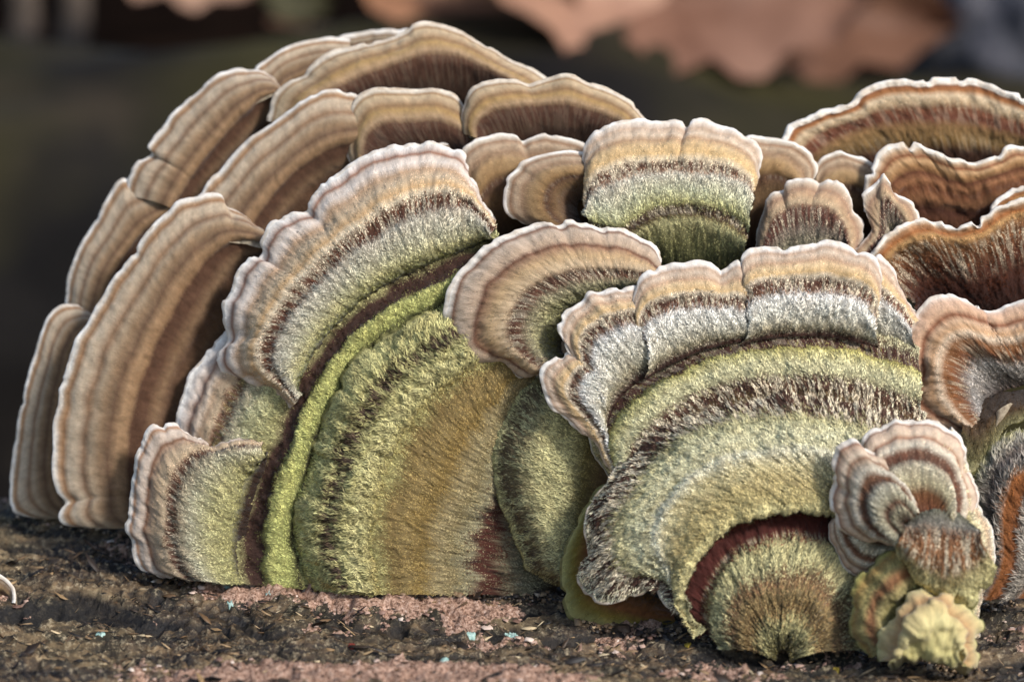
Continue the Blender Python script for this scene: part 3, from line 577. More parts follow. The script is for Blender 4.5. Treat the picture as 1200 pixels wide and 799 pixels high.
bracket('olive edged flap hanging below the scalloped tan cap at the right edge', [
    (1, -6, [(1118, 545), (1135, 556), (1150, 548), (1163, 530), (1172, 510), (1186, 497), (1230, 486)]),
    (.5, -6.5, [(1128, 500), (1142, 508), (1158, 498), (1175, 485), (1230, 468)]),
    (0, -3, [(1120, 470), (1145, 470), (1175, 460), (1230, 450)])], Z_OL, 'olive_flap', margin=M_margin_olive, density=26)
Z_R5 = [(0, '6b4a2c', 0, 3, .3), (.2, '7c4e2c', -.1, 2, .5), (.28, '8c8274', .3, 10, .6), (.38, 'a89e90', .3, 10, .5), (.44, '7c4a28', -.1, 3, .6), (.60, '8a5630', -.1, 3, .5), (.68, '9c9488', .3, 11, .6), (.78, '6e6058', .1, 10, .6), (.88, 'a39c8c', .3, 10, .5), (1, 'a39c70', 0, 7, .2)]
bracket('hairy grey and rust bracket at the lower right edge behind the nodules', [
    (1, -6, [(1125, 705), (1135, 690), (1148, 665), (1152, 635), (1146, 600), (1142, 570), (1148, 545), (1162, 525), (1185, 508), (1230, 495)]),
    (.5, -8.5, [(1165, 702), (1180, 675), (1185, 645), (1185, 615), (1190, 590), (1200, 570), (1230, 555)]),
    (0, -7, [(1215, 700), (1235, 680), (1240, 650), (1240, 630)])], Z_R5, 'grey_rust', margin=M_margin_olive, density=22, hlen=1.1)

# ---- front centre ----------------------------------------------------------------------------------
ZF2 = [(0, '3a2a1e', 0, 6, .3), (.12, '77743f', .1, 9, .2), (.28, '99966a', .3, 9, .2), (.42, 'a69c7c', .4, 8, .4), (.50, '6a4a3a', 0, 6, .9), (.57, '54382d', -.1, 6, .9), (.63, 'c0a888', .3, 4, .3), (.72, 'bd9f78', .3, 4, .2), (.785, '9a785c', .1, 3, .3), (.81, '6e4c3a', -.2, 3, .3), (.84, 'b49c84', .2, 3, .2), (.92, 'bca894', .3, 2, .1), (.95, '7a5a48', -.1, 1.2, 0), (.97, 'd5cabd', .1, 1, 0), (1, 'f2ece6', 0, 1, 0)]
bracket('half moon bracket with concentric tan bands between the two biggest caps', [
    (1, -1.5, [(640, 436), (626, 440), (611, 443), (597, 434), (582, 424), (565, 425), (548, 428), (532, 418), (522, 398), (519, 372), (524, 345), (536, 322), (556, 298), (582, 279), (612, 267), (640, 261), (652, 263), (666, 257), (690, 260), (706, 266), (714, 265), (740, 274), (762, 287), (776, 303), (772, 318)]),
    (.57, -4.4, [(645, 430), (632, 428), (620, 420), (608, 408), (600, 392), (602, 370), (612, 352), (630, 336), (655, 324), (690, 318), (725, 318), (755, 322), (772, 325)]),
    (0, -1, [(670, 425), (662, 418), (658, 408), (660, 398), (672, 385), (690, 372), (712, 362), (740, 352), (772, 340)])], ZF2, 'half_moon', density=32)
ZF3 = [(0, '54402a', 0, 5, .2), (.12, '70573a', 0, 4, .2), (.24, '857648', .2, 7, .3), (.34, 'a8a478', .3, 12, .3), (.55, 'b3ae80', .4, 13, .5), (.72, '857858', .3, 12, .9), (.86, '5c4c3c', .2, 11, .9), (.93, 'adaa78', .5, 8, .3), (1, '949058', 0, 5, .1)]
bracket('shaggy green bracket wedged between the green zoned cap and the big right cap', [
    (1, .2, [(655, 684), (635, 672), (615, 665), (606, 640), (598, 612), (586, 590), (578, 560), (575, 530), (580, 508), (592, 488), (604, 462), (618, 448), (640, 440), (665, 440)]),
    (.6, -3, [(668, 680), (655, 665), (645, 640), (635, 610), (628, 580), (625, 550), (630, 520), (640, 495), (655, 475), (680, 465)]),
    (0, -1.5, [(700, 680), (700, 655), (708, 620), (720, 590), (728, 560), (725, 535), (715, 515), (705, 500)])], ZF3, 'shaggy_green', margin=M_margin_olive, density=30, lift=.55)
ZF4 = [(0, '6a4a26', 0, 8, .3), (.3, '80522c', 0, 4, .3), (.55, '7c5030', 0, 3, .3), (.75, '857436', .2, 4, .2), (.9, '8f8c44', .3, 4, .1), (1, 'a19c5a', 0, 3, 0)]
bracket('thin olive ear of a bracket tucked under the left side of the big right cap', [
    (1, -5, [(800, 735), (770, 736), (735, 735), (700, 733), (674, 728), (662, 712), (655, 690), (654, 668), (660, 642), (670, 618), (684, 595), (700, 575), (722, 556)]),
    (.5, -5.6, [(790, 722), (760, 720), (735, 712), (715, 705), (700, 690), (692, 672), (690, 650), (695, 625), (705, 605), (718, 588), (735, 570)]),
    (0, -4, [(790, 710), (770, 700), (750, 690), (735, 675), (728, 655), (728, 635), (735, 615), (745, 595), (755, 585)])], ZF4, 'olive_ear', margin=M_margin_olive, density=22)

# ---- the biggest cap -------------------------------------------------------------------------------
ZE = [(0, '6f6844', 0, 8, .3), (.3, '8d8a58', .2, 9, .3), (.5, '7d6c48', .3, 10, .6), (.62, '4a332a', .1, 10, 1), (.68, '5a4238', .2, 10, 1), (.73, 'bfb890', .35, 9, .3), (.78, 'c8c198', .5, 9, .2), (.83, 'b9b27c', .45, 9, .2), (.862, 'a59c5c', .3, 8, .2), (.875, '4a3028', -.3, 6, .7), (.925, '4a3028', -.4, 6, .7), (.95, 'a09a78', .1, 9, .2), (1, 'b5ad94', 0, 8, .1)]
E_body = [
    (1, -3.0, [(725, 585), (700, 540), (688, 500), (690, 468), (718, 432), (760, 405), (810, 385), (870, 368), (930, 362), (990, 364), (1040, 372), (1075, 390)]),
    (.915, -7.1, [(728, 575), (708, 530), (706, 498), (722, 470), (755, 445), (800, 420), (850, 404), (900, 395), (950, 393), (1000, 399), (1045, 412), (1078, 425)]),
    (.8, -8.0, [(738, 572), (726, 540), (732, 508), (755, 480), (790, 455), (840, 435), (895, 424), (950, 422), (1000, 428), (1045, 440), (1078, 452)]),
    (.62, -8.4, [(745, 575), (745, 550), (760, 520), (790, 492), (835, 470), (890, 458), (950, 456), (1000, 462), (1045, 475), (1078, 490)]),
    (0, -5, [(800, 660), (810, 620), (830, 590), (870, 570), (920, 560), (970, 560), (1020, 580), (1060, 600)])]
ZEI = [(0, '4c4426', 0, 8, .2), (.05, '9a9468', .5, 10, .3), (.085, '7a603e', .2, 8, .4), (.12, '8d7a54', .5, 9, .3), (.15, '74543c', .1, 8, .5), (.18, 'a09a74', .4, 10, .3), (.235, 'a39c72', .5, 11, .4), (.262, '5e3a2c', -.5, 4, .8), (.28, '45201a', -.7, 2, .5), (.315, '3a1a15', -.7, 2, .5), (.345, '54281e', -.7, 2, .5), (.365, 'c4bc8c', .55, 10, .3), (.42, 'b8a874', .7, 9, .2), (.50, 'b8a674', .55, 8, .2), (.56, 'ccbe90', .35, 7, .3),
       (.61, 'dad4b8', .5, 8, .2), (.64, 'c6be96', .3, 8, .3), (.68, 'd0caa4', .45, 9, .2), (.76, 'bdb68c', .4, 10, .4), (.805, 'a39a70', .3, 12, .8), (.84, '4e3a32', .2, 14, 1), (.955, '4a352c', .1, 14, 1), (.985, 'c4bc9c', .1, 10, .6), (1, 'cdc6a8', 0, 8, .3)]
E_inner = [
    (1, -9.3, [(812, 738, -2.5), (795, 716, -2.5), (784, 713, -2.5), (774, 702, -2.5), (767, 690, -2), (745, 698, -1.5), (712, 706, -1), (690, 698), (679, 682), (681, 666), (690, 655), (686, 632), (685, 608), (694, 585), (712, 562), (728, 535, 1), (750, 508, 1.7), (790, 482, 2), (840, 462, 2), (900, 450, 2), (960, 447, 2), (1010, 455, 2), (1055, 470, 2), (1085, 485, 2)]),
    (.86, -10.8, [(816, 735, -1.2), (802, 715, -1.2), (795, 700, -1.2), (785, 688, -1), (770, 676), (745, 674), (725, 675), (712, 662), (708, 640), (708, 615), (718, 592), (735, 570), (752, 545, 1), (780, 515, 1.3), (820, 495, 1.3), (870, 483, 1.3), (930, 478, 1.3), (985, 484, 1.3), (1035, 498, 1.3), (1080, 515, 1.3)]),
    (.60, -12.2, [(820, 738), (805, 712), (790, 680), (778, 655), (772, 630), (778, 605), (795, 578), (822, 555), (860, 540), (905, 532), (955, 533), (1000, 542), (1040, 558), (1075, 575)]),
    (.38, -13.6, [(822, 742), (806, 722), (798, 700), (804, 672), (820, 645), (848, 618), (885, 602), (925, 597), (965, 600), (1000, 608), (1030, 622), (1055, 645), (1068, 690), (1070, 740)]),
    (.33, -12.4, [(824, 744), (808, 724), (803, 702), (809, 677), (826, 650), (852, 624), (888, 608), (925, 603), (965, 606), (998, 614), (1025, 630), (1048, 655), (1060, 700), (1060, 740)]),
    (.255, -12.6, [(842, 756), (830, 730), (828, 708), (836, 683), (850, 660), (872, 642), (900, 632), (930, 628), (962, 632), (990, 642), (1012, 660), (1030, 690), (1038, 730), (1036, 760)]),
    (.12, -14.2, [(872, 760), (866, 738), (872, 716), (886, 702), (905, 694), (926, 692), (946, 698), (962, 712), (972, 734), (972, 762)]),
    (0, -14.0, [(910, 774), (911, 767), (913, 763), (916, 761), (919, 761), (922, 763), (924, 767), (925, 774)])]
ZL = [(0, '33231c', 0, 6, .3), (.04, '4a332a', -.2, 7, .8), (.10, 'aaa084', .2, 9, .4), (.28, 'dcd7c6', .4, 9, .2), (.44, 'e6e1d6', .35, 9, .3), (.52, '7a5a48', .1, 8, .95), (.60, '5a392e', 0, 8, .95), (.655, 'dccbb0', .2, 6, .5), (.70, 'ccac7e', .4, 4, .1), (.77, 'd0b48c', .35, 4, .1), (.82, 'b8987c', .1, 3, .4), (.88, 'cdb8a2', .25, 3, .2), (.93, 'b79c86', .1, 2, .2), (.965, 'ddd2c6', .15, 1, 0), (1, 'f4efe9', 0, 1, 0)]
e_l1 = [(1, -6.3, [(722, 556), (706, 535), (692, 512), (676, 505), (662, 488), (648, 478), (638, 462), (634, 442), (642, 424), (655, 414), (672, 410), (690, 412)]),
        (.5, -7.5, [(726, 552), (714, 528), (706, 505), (695, 488), (682, 472), (678, 455), (684, 440), (698, 432)]),
        (0, -6.9, [(730, 560), (718, 532), (712, 505), (716, 485), (728, 465), (745, 450)])]
e_l2 = [(1, -6.2, [(690, 452), (680, 425), (668, 414), (656, 396), (655, 378), (664, 362), (680, 352), (690, 342), (704, 344), (724, 337), (748, 337), (770, 345)]),
        (.5, -7.6, [(702, 462), (698, 442), (692, 422), (694, 405), (706, 392), (725, 382), (748, 378), (775, 380)]),
        (0, -7.1, [(712, 492), (720, 472), (742, 452), (770, 434), (800, 420)])]
e_l3 = [(1, -6.6, [(752, 390), (744, 365), (745, 345), (750, 326), (762, 316), (780, 313), (792, 309), (812, 308), (832, 311), (843, 320), (852, 317), (862, 306), (870, 308), (882, 330)]),
        (.5, -7.9, [(760, 412), (754, 390), (762, 374), (785, 365), (812, 360), (840, 360), (865, 362), (888, 370)]),
        (0, -7.4, [(755, 445), (785, 428), (820, 412), (860, 402), (895, 398)])]
e_l4 = [(1, -6.9, [(872, 335), (868, 318), (870, 302), (882, 292), (902, 288), (925, 289), (938, 286), (960, 284), (985, 286), (998, 291), (1015, 294), (1027, 304), (1033, 320), (1030, 338), (1024, 352)]),
        (.5, -8.1, [(878, 375), (876, 358), (890, 347), (915, 343), (950, 342), (985, 344), (1010, 350), (1022, 362), (1026, 380)]),
        (0, -7.5, [(868, 404), (900, 397), (950, 394), (990, 398), (1030, 408)])]
e_l5 = [(1, -3.5, [(1020, 320), (1028, 300), (1040, 304), (1050, 318), (1056, 336), (1066, 352), (1080, 372)]),
        (.5, -6.2, [(1008, 372), (1015, 352), (1030, 350), (1048, 362), (1068, 385)]),
        (0, -5, [(1000, 402), (1025, 405), (1050, 412), (1080, 425)])]
bracket('biggest bracket, broad and many lobed, cream and green with a dark red inner arc', E_body, ZE, 'big_outer', gain=1.12, density=34, lift=.5,
        lobes=[(E_inner, ZEI, 'big_inner', {'density': 34, 'lift': .55, 'margin': M_margin_tan, 'margin_w': 2, 'wrinkle': .55, 'lump': 1.7, 'edge_noise': 1.0, 'blob': .25, 'gain': 1.16}), (e_l1, ZL, 'pale_lobe', {}), (e_l2, ZL, 'pale_lobe', {}), (e_l3, ZL, 'pale_lobe', {'gain': 1.0}), (e_l4, ZL, 'pale_lobe', {}), (e_l5, ZL, 'pale_lobe', {})])

# ---- the hairy nodules at the lower right ---------------------------------------------------------
ZG = [(0, '6b5442', 0, 7, .2), (.14, 'a8a084', .4, 8, .2), (.24, '6b4836', -.1, 6, .5), (.31, 'b3ab90', .5, 8, .2), (.46, 'c4bca4', .6, 8, .2), (.54, '5e4030', -.2, 6, .6), (.61, '75543f', 0, 6, .5), (.67, 'cfc6b2', .5, 6, .2), (.76, 'b8a086', .2, 4, .3), (.80, '8a6a54', -.2, 3, .3), (.84, 'ccb8a0', .4, 3, .1), (.91, 'bf9f86', .2, 2, .1), (.94, '96705a', -.1, 1.5, .1), (.97, 'e0d4c6', .1, 1, 0), (1, 'f4efe8', 0, 1, 0)]
ZG1 = [(0, '8a7a58', 0, 8, .3), (.10, '6b3f2a', -.2, 6, .6), (.22, '80583a', 0, 6, .5), (.30, 'c6ba96', .4, 8, .3), (.44, 'c9bea4', .5, 8, .2), (.50, '5e3c2e', -.2, 6, .6), (.58, '7d5644', 0, 6, .6), (.64, 'd6cab4', .5, 5, .3), (.72, 'c9b096', .3, 4, .2), (.77, '9c745a', -.2, 3, .3), (.81, 'ceb8a0', .3, 3, .2), (.90, 'ccb098', .3, 2, .1), (.93, '9c7860', -.1, 1.5, .1), (.965, 'e2d6c8', .1, 1, 0), (1, 'f4efe8', 0, 1, 0)]
NODE = 'hairy nodules clustered at the lower right'
bracket('pale furry fold running down the right side of the nodule cluster', [
    (1, -12.5, [(1115, 500), (1128, 515), (1132, 540), (1142, 560), (1146, 585), (1158, 610), (1166, 640), (1165, 668), (1155, 690), (1146, 715), (1146, 745)]),
    (.5, -15.5, [(1100, 530), (1110, 550), (1120, 575), (1130, 605), (1140, 640), (1142, 670), (1138, 700), (1132, 745)]),
    (0, -13, [(1080, 560), (1090, 600), (1100, 640), (1108, 680), (1112, 720), (1115, 755)])], [(0, '8a8450', 0, 8, .2), (.3, '9c9a66', .2, 8, .2), (.5, 'b3a878', .4, 9, .3), (.65, 'c9bd9c', .4, 9, .2), (.8, 'c4a888', .3, 7, .4), (.92, 'd6ccb4', .3, 6, .2), (1, 'e4ddc8', 0, 4, 0)], 'pale_fold', NODE, density=30)
bracket('upper furry banded nodule with rust streaks, top of the nodule cluster', [
    (1, -13.5, [(1022, 560), (1014, 540), (1010, 520), (1014, 506), (1030, 498), (1050, 492), (1066, 495), (1082, 494), (1105, 498), (1122, 508), (1130, 525), (1130, 545), (1140, 560), (1146, 582), (1142, 605)]),
    (.5, -17, [(1040, 590), (1034, 565), (1040, 548), (1058, 540), (1080, 538), (1100, 545), (1114, 560), (1120, 585), (1120, 610)]),
    (0, -17.5, [(1070, 618), (1078, 614), (1086, 612), (1094, 613), (1102, 618)])], ZG1, 'upper_nodule', NODE, density=34, lift=.5, hlen=.36, crease=.7, edge_noise=2)
bracket('grey furry shell shaped nodule, left of the nodule cluster', [
    (1, -15.5, [(1048, 640), (1025, 634), (1000, 630), (984, 620), (975, 602), (973, 582), (979, 566), (975, 546), (978, 528), (988, 519), (1002, 516), (1010, 524), (1022, 530), (1042, 543), (1060, 560), (1074, 580), (1080, 602)]),
    (.55, -19.0, [(1052, 636), (1032, 624), (1018, 608), (1014, 588), (1020, 570), (1032, 562), (1048, 568), (1062, 582), (1072, 600)]),
    (0, -20.0, [(1062, 618), (1060, 615), (1060, 612), (1062, 610), (1065, 609), (1068, 610)])], ZG, 'shell_nodule', NODE, density=36, lift=.5, hlen=.36, edge_noise=1.8,
    lobes=[([(1, -13.5, [(1058, 650), (1040, 664), (1018, 675), (1000, 672), (984, 658), (974, 640), (971, 622), (976, 606)]), (.5, -15.8, [(1062, 642), (1045, 648), (1022, 650), (1004, 640), (995, 625), (992, 612)]), (0, -14.5, [(1062, 632), (1045, 626), (1025, 618), (1010, 610)])], ZG, 'shell_nodule', {})])
bracket('furry rust and cream nodule in the middle of the nodule cluster', [
    (1, -18.2, [(1056, 648), (1066, 668), (1078, 688), (1095, 704), (1115, 714), (1138, 712), (1156, 695), (1164, 670)]),
    (.5, -20.3, [(1054, 632), (1066, 645), (1082, 657), (1102, 664), (1124, 664), (1142, 655), (1154, 642)]),
    (0, -17.2, [(1058, 612), (1070, 604), (1086, 598), (1104, 596), (1122, 600), (1136, 610), (1146, 622)])], [(0, '6b6a5a', 0, 6, .3), (.12, '8a8478', .2, 8, .5), (.22, '8a6246', .2, 11, 1), (.5, '8f6646', .2, 12, 1), (.6, 'b5a87c', .4, 12, .5), (.8, 'bdb684', .4, 10, .2), (1, 'b5ae7c', 0, 7, .1)], 'rust_nodule', NODE, margin=M_margin_olive, blob=.4, density=36, lift=.65)
ZOC = [(0, '6d6338', 0, 5, .2), (.25, '948a54', .3, 5, .3), (.45, 'a39464', .4, 4, .4), (.55, '7c5438', 0, 3, .6), (.62, '8a6444', 0, 3, .6), (.72, 'a89a64', .3, 4, .3), (.85, 'a4844e', .4, 3, .2), (.95, 'a8a05c', .3, 3, .1), (1, 'b0a866', 0, 2, 0)]
bracket('ochre lobe with dark red pores, lower left of the nodule cluster', [
    (1, -16, [(1020, 765), (1006, 750), (996, 730), (993, 708), (999, 686), (1014, 666), (1034, 650), (1056, 642), (1076, 644), (1090, 655)]),
    (.55, -18.5, [(1036, 765), (1025, 745), (1022, 720), (1030, 700), (1045, 684), (1062, 674), (1080, 672), (1094, 680)]),
    (0, -17, [(1055, 768), (1058, 748), (1066, 728), (1078, 712), (1092, 702), (1105, 700)])], ZOC, 'ochre_lobe', NODE, margin=M_margin_olive, density=24, lift=.6, lump=1.2, blob=.5, hlen=.7, edge_noise=2)
ZOD = [(0, 'b0a46a', 0, 1.5, 0), (.25, 'c4b97c', .4, 2, 0), (.5, 'cfc088', .4, 2, .1), (.66, 'c9b07c', .2, 3, .2), (.74, 'b08a60', -.1, 3, .3), (.82, 'c4a878', .3, 3, .2), (1, 'c2bb80', 0, 3, 0)]
bracket('knobbly yellow lobe at the bottom of the nodule cluster, touching the log', [
    (1, -18.5, [(1024, 774), (1028, 754), (1040, 732), (1056, 712), (1072, 698), (1088, 690), (1104, 686), (1118, 692), (1130, 706), (1144, 722), (1148, 735), (1140, 748), (1146, 762), (1147, 782)]),
    (.55, -22, [(1050, 774), (1056, 758), (1066, 742), (1080, 728), (1095, 720), (1110, 722), (1122, 735), (1124, 755), (1126, 780)]),
    (.12, -21.5, [(1040, 776), (1062, 771), (1084, 773), (1104, 779), (1126, 778), (1140, 784)]), (0, -16, [(1044, 784), (1066, 780), (1088, 781), (1110, 786), (1138, 790)])], ZOD, 'yellow_lobe', NODE, margin=M_margin_olive, fur=False, wrinkle=.2, lump=.5, blob=.95, rad_rough=0, step=1.4, back_from=.7, edge_noise=1.5)

# ---- tiny cap at the far left edge of the log
q, dq = log_at(10, 702)
bracket('tiny dark bracket with a thin pale rim at the left edge of the log', [
    (1, dq - .5, [(-20, 672), (-8, 672), (4, 677), (13, 686), (17, 696), (15, 706)]), (0, dq + 1, [(-15, 710), (-5, 709), (5, 708), (12, 709)])], Z_MID, 'mid_cap', 'small things on the log', density=20, thick=.3, margin=M_margin_tan)

# ------------------------------------------------------------------ litter on the log
def chips(name, label, cat, n, size, mat, region, kind='stuff', flat=.35, seed=1, lift=.7, stretch=2.2):
    """many small irregular chips lying on the bark"""
    g = np.random.default_rng(seed); V = []; F = []; C = []
    x = g.uniform(region[0], region[1], n * 3); y = g.uniform(region[2], region[3], n * 3)
    keep = fbm(x * 160 + seed, y * 260, seed, 3) + g.uniform(-.3, .3, n * 3) > .05
    x, y = x[keep][:n], y[keep][:n]; n = len(x)
    z = on_log(x, y)
    s = size * g.lognormal(0, .45, n)
    th = g.normal(0, .45, n); K = 4
    a = np.linspace(0, 2*math.pi, K, endpoint=False)
    for lay, (sc_, up) in enumerate(((1, 0), (.75, 1))):
        r = s[:, None] * g.uniform(.6, 1.2, (n, K)) * sc_
        X = np.cos(a) * r * stretch ** .5; Y = np.sin(a) * r / stretch ** .5
        tx, ty = g.normal(0, .5, n)[:, None], g.normal(0, .5, n)[:, None]
        if lay == 0: TX, TY = tx, ty
        xx = x[:, None] + X * np.cos(th)[:, None] - Y * np.sin(th)[:, None]
        yy_ = y[:, None] + X * np.sin(th)[:, None] + Y * np.cos(th)[:, None]
        zz_ = z[:, None] + (s * flat * up)[:, None] + X * TX + Y * TY + s[:, None] * lift + g.normal(0, .12, (n, K)) * s[:, None]
        V.append(np.stack([xx, yy_, zz_], 2))
    V = np.concatenate(V, 1)                # n, 12, 3
    b = np.arange(n)[:, None, None] * 2 * K
    quads = np.array([[k, (k+1) % K, K + (k+1) % K, K + k] for k in range(K)] + [[4, 5, 6, 7]])
    F = (b + quads[None]).reshape(-1, 4)
    me = mesh_from(name, V.reshape(-1, 3), F, {'rnd': np.repeat(g.uniform(0, 1, n), 2 * K)}, smooth=False)
    return tag(link(name, me, mat), label, cat, None, kind)
def chip_mat(name, stops, rough=.6):
    N = NT(name); N.set(N.b.inputs['Base Color'], N.ramp(N.attr('rnd'), stops)); N.b.inputs['Roughness'].default_value = rough
    return N.m
chips('wood_crumbs', 'loose tan and brown wood crumbs scattered on the bark', 'wood crumbs', 11000, .00016, chip_mat('crumb', [(0, '120c08'), (.45, '2a1f16'), (.65, '6b5238'), (.9, 'ae9068'), (1, 'd8c29a')]), (-.085, .085, -.045, .036), seed=11, stretch=7, lift=.5)
chips('bark_flakes', 'larger dark bark flakes lying along the log', 'bark flakes', 1800, .00034, chip_mat('flake', [(0, '0f0a07'), (.5, '3a2919'), (.8, '6d5236'), (1, '9a7c54')]), (-.085, .085, -.05, .036), seed=23, flat=.25, stretch=3)
M_teal = plain_material('blue_green_lichen', '8fb5a8', 'c3d8cc', 1500, .0002, .8)
M_redbit = plain_material('red_bark_bit', '6b2a20', '8f3c2c', 1500, .0002, .6)
M_yel = plain_material('yellow_lichen', '8a7428', 'b39a3c', 1500, .0002, .7)
M_pinkl = plain_material('pink_lichen', '8d665c', 'c9a296', 1200, .0003, .75)
def rosette(px, py, size, mat, name, label, cat, group, seed, lobes=6, tall=.5):
    q, d = log_at(px, py); g = np.random.default_rng(seed)
    K = lobes * 6; a = np.linspace(0, 2*math.pi, K, endpoint=False)
    rr = size * (.62 + .38 * np.abs(np.sin(a * lobes / 2 + g.uniform(0, 3)))) * (1 + g.normal(0, .10, K))
    rows = []
    for f, h in ((1.0, -.25), (1.02, .10), (.9, tall * .9), (.6, tall * .55), (.25, tall * .8)):
        X = np.cos(a) * rr * f; Y = np.sin(a) * rr * f * .8
        z = on_log(q[0] + X, q[1] + Y) * .5 + q[2] * .5
        rows.append(np.stack([X, Y, z - q[2] + size * (h + g.normal(0, .06, K))], 1))
    V = np.concatenate(rows + [np.array([[0, 0, size * tall * .7]])]); R_ = len(rows)
    F = [[r*K+k, r*K+(k+1) % K, (r+1)*K+(k+1) % K, (r+1)*K+k] for r in range(R_-1) for k in range(K)]
    me = bpy.data.meshes.new(name); me.from_pydata([tuple(v) for v in V], [], F + [[(R_-1)*K+k, (R_-1)*K+(k+1) % K, R_*K] for k in range(K)])
    for p in me.polygons: p.use_smooth = True
    o = link(name, me, mat); o.location = q; tag(o, label, cat, group); return o
TL = 'blue green lichen flecks on the log'
for k, (px, py, s_, lab) in enumerate(((264, 686, .0007, 'blue green lichen fleck just under the lower left lobe of the big lobed bracket'), (317, 695, .0007, 'blue green lichen fleck below the dark line of the lime banded bracket'),
        (271, 706, .0005, 'tiny blue green lichen fleck, lowest of those at the left'), (390, 698, .0005, 'tiny blue green lichen fleck below the middle of the lime banded bracket'),
        (550, 744, .0007, 'blue green lichen fleck left of the oval one in the centre foreground'), (599, 748, .0008, 'oval blue green lichen fleck in the centre foreground'),
        (521, 774, .0006, 'pale blue green lichen fleck on the pink crust in the front'), (118, 744, .0006, 'small pale lichen fleck on the dark ridge at the left'),
        (1092, 752, .0005, 'tiny pale lichen fleck right of the yellow knobbly lobe'))):
    rosette(px, py, s_, M_teal, 'lichen_fleck', lab, 'lichen', TL, 40 + k, 5 + k % 3)
for k, (px, py, s_, m, lab) in enumerate(((412, 758, .0004, M_redbit, 'small red crumb on the bark in the left foreground'), (577, 694, .00035, M_redbit, 'tiny red crumb at the foot of the green zoned bracket'), (655, 682, .0003, M_redbit, 'tiny red crumb by the shaggy green bracket'),
        (806, 755, .00035, M_yel, 'tiny yellow lichen crumb left of the biggest bracket foot'), (578, 794, .0003, M_yel, 'yellow lichen crumb at the bottom edge in the middle'), (980, 786, .0004, M_yel, 'tiny yellow lichen crumb at the bottom edge right of centre'))):
    rosette(px, py, s_, m, 'lichen_crumb', lab, 'crumb', 'coloured crumbs on the log', 70 + k, 4, .7)
# broken edges of the pink crust: raised flakes
g = np.random.default_rng(5)
PL = []
n = 5200
x = g.uniform(-.075, .085, n * 4); y = g.uniform(-.04, .03, n * 4)
def pink_field(x, y):
    X, Y = x, y; pm = pink_mask(X, Y); bl = 0
    for px, py, d, rx, ry, am in PINK:
        w_ = P(px, py, d); bl = bl + am * np.exp(-(((X - w_[0]) / rx) ** 2 + ((Y - w_[1]) / ry) ** 2))
    return pm + bl * .70 - .58
pf = pink_field(x, y); keep = (pf > -.10) & (pf < .12)
chipsx, chipsy = x[keep][:n], y[keep][:n]
def chips_at(name, label, cat, x, y, size, mat, seed, flat=.3):
    g = np.random.default_rng(seed); n = len(x); K = 6; z = on_log(x, y); s = size * g.lognormal(0, .4, n); a = np.linspace(0, 2*math.pi, K, endpoint=False); V = []
    for sc_, up in ((1, 0), (.8, 1)):
        r = s[:, None] * g.uniform(.6, 1.25, (n, K)) * sc_
        V.append(np.stack([x[:, None] + np.cos(a) * r, y[:, None] + np.sin(a) * r, z[:, None] + s[:, None] * (flat * up + .35) + g.normal(0, .18, (n, K)) * s[:, None]], 2))
    V = np.concatenate(V, 1); b = np.arange(n)[:, None, None] * 12
    quads = np.array([[k, (k+1) % K, K + (k+1) % K, K + k] for k in range(K)] + [[6, 7, 8, 9], [6, 9, 10, 11]])
    me = mesh_from(name, V.reshape(-1, 3), (b + quads[None]).reshape(-1, 4), {'rnd': np.repeat(g.uniform(0, 1, n), 12)}, smooth=False)
    return tag(link(name, me, mat), label, cat, None, 'stuff')
chips_at('pink_lichen_flakes', 'broken pink lichen flakes along the crust edges on the log', 'lichen flakes', chipsx, chipsy, .00026, chip_mat('pink_flake', [(0, '5f4438'), (.4, '9c7a68'), (.75, 'c8a894'), (1, 'e4d2c0')]), 9)
# crumbs gathered where the caps meet the bark
fx, fy = [], []; g = np.random.default_rng(8)
for (x0, y0), (x1, y1), m in (((15, 604), (80, 606), 60), ((70, 616), (155, 622), 90), ((155, 672), (300, 684), 260), ((300, 684), (440, 694), 240), ((440, 696), (655, 700), 320), ((655, 705), (700, 735), 60), ((690, 736), (820, 742), 140), ((820, 748), (1010, 764), 240), ((1010, 768), (1145, 786), 160), ((1150, 710), (1195, 706), 60)):
    for t in g.uniform(0, 1, m):
        q, dd = log_at(x0 + (x1 - x0) * t + g.normal(0, 3), y0 + (y1 - y0) * t + abs(g.normal(0, 5)) - 1)
        fx.append(q[0]); fy.append(q[1])
chips_at('foot_crumbs', 'dark and tan crumbs gathered at the feet of the fungi', 'crumbs', np.array(fx), np.array(fy), .0002, chip_mat('foot_crumb', [(0, '120c08'), (.45, '3a2a1c'), (.7, '7d6244'), (.9, 'b09674'), (1, 'c4b3a0')]), 19, .6)

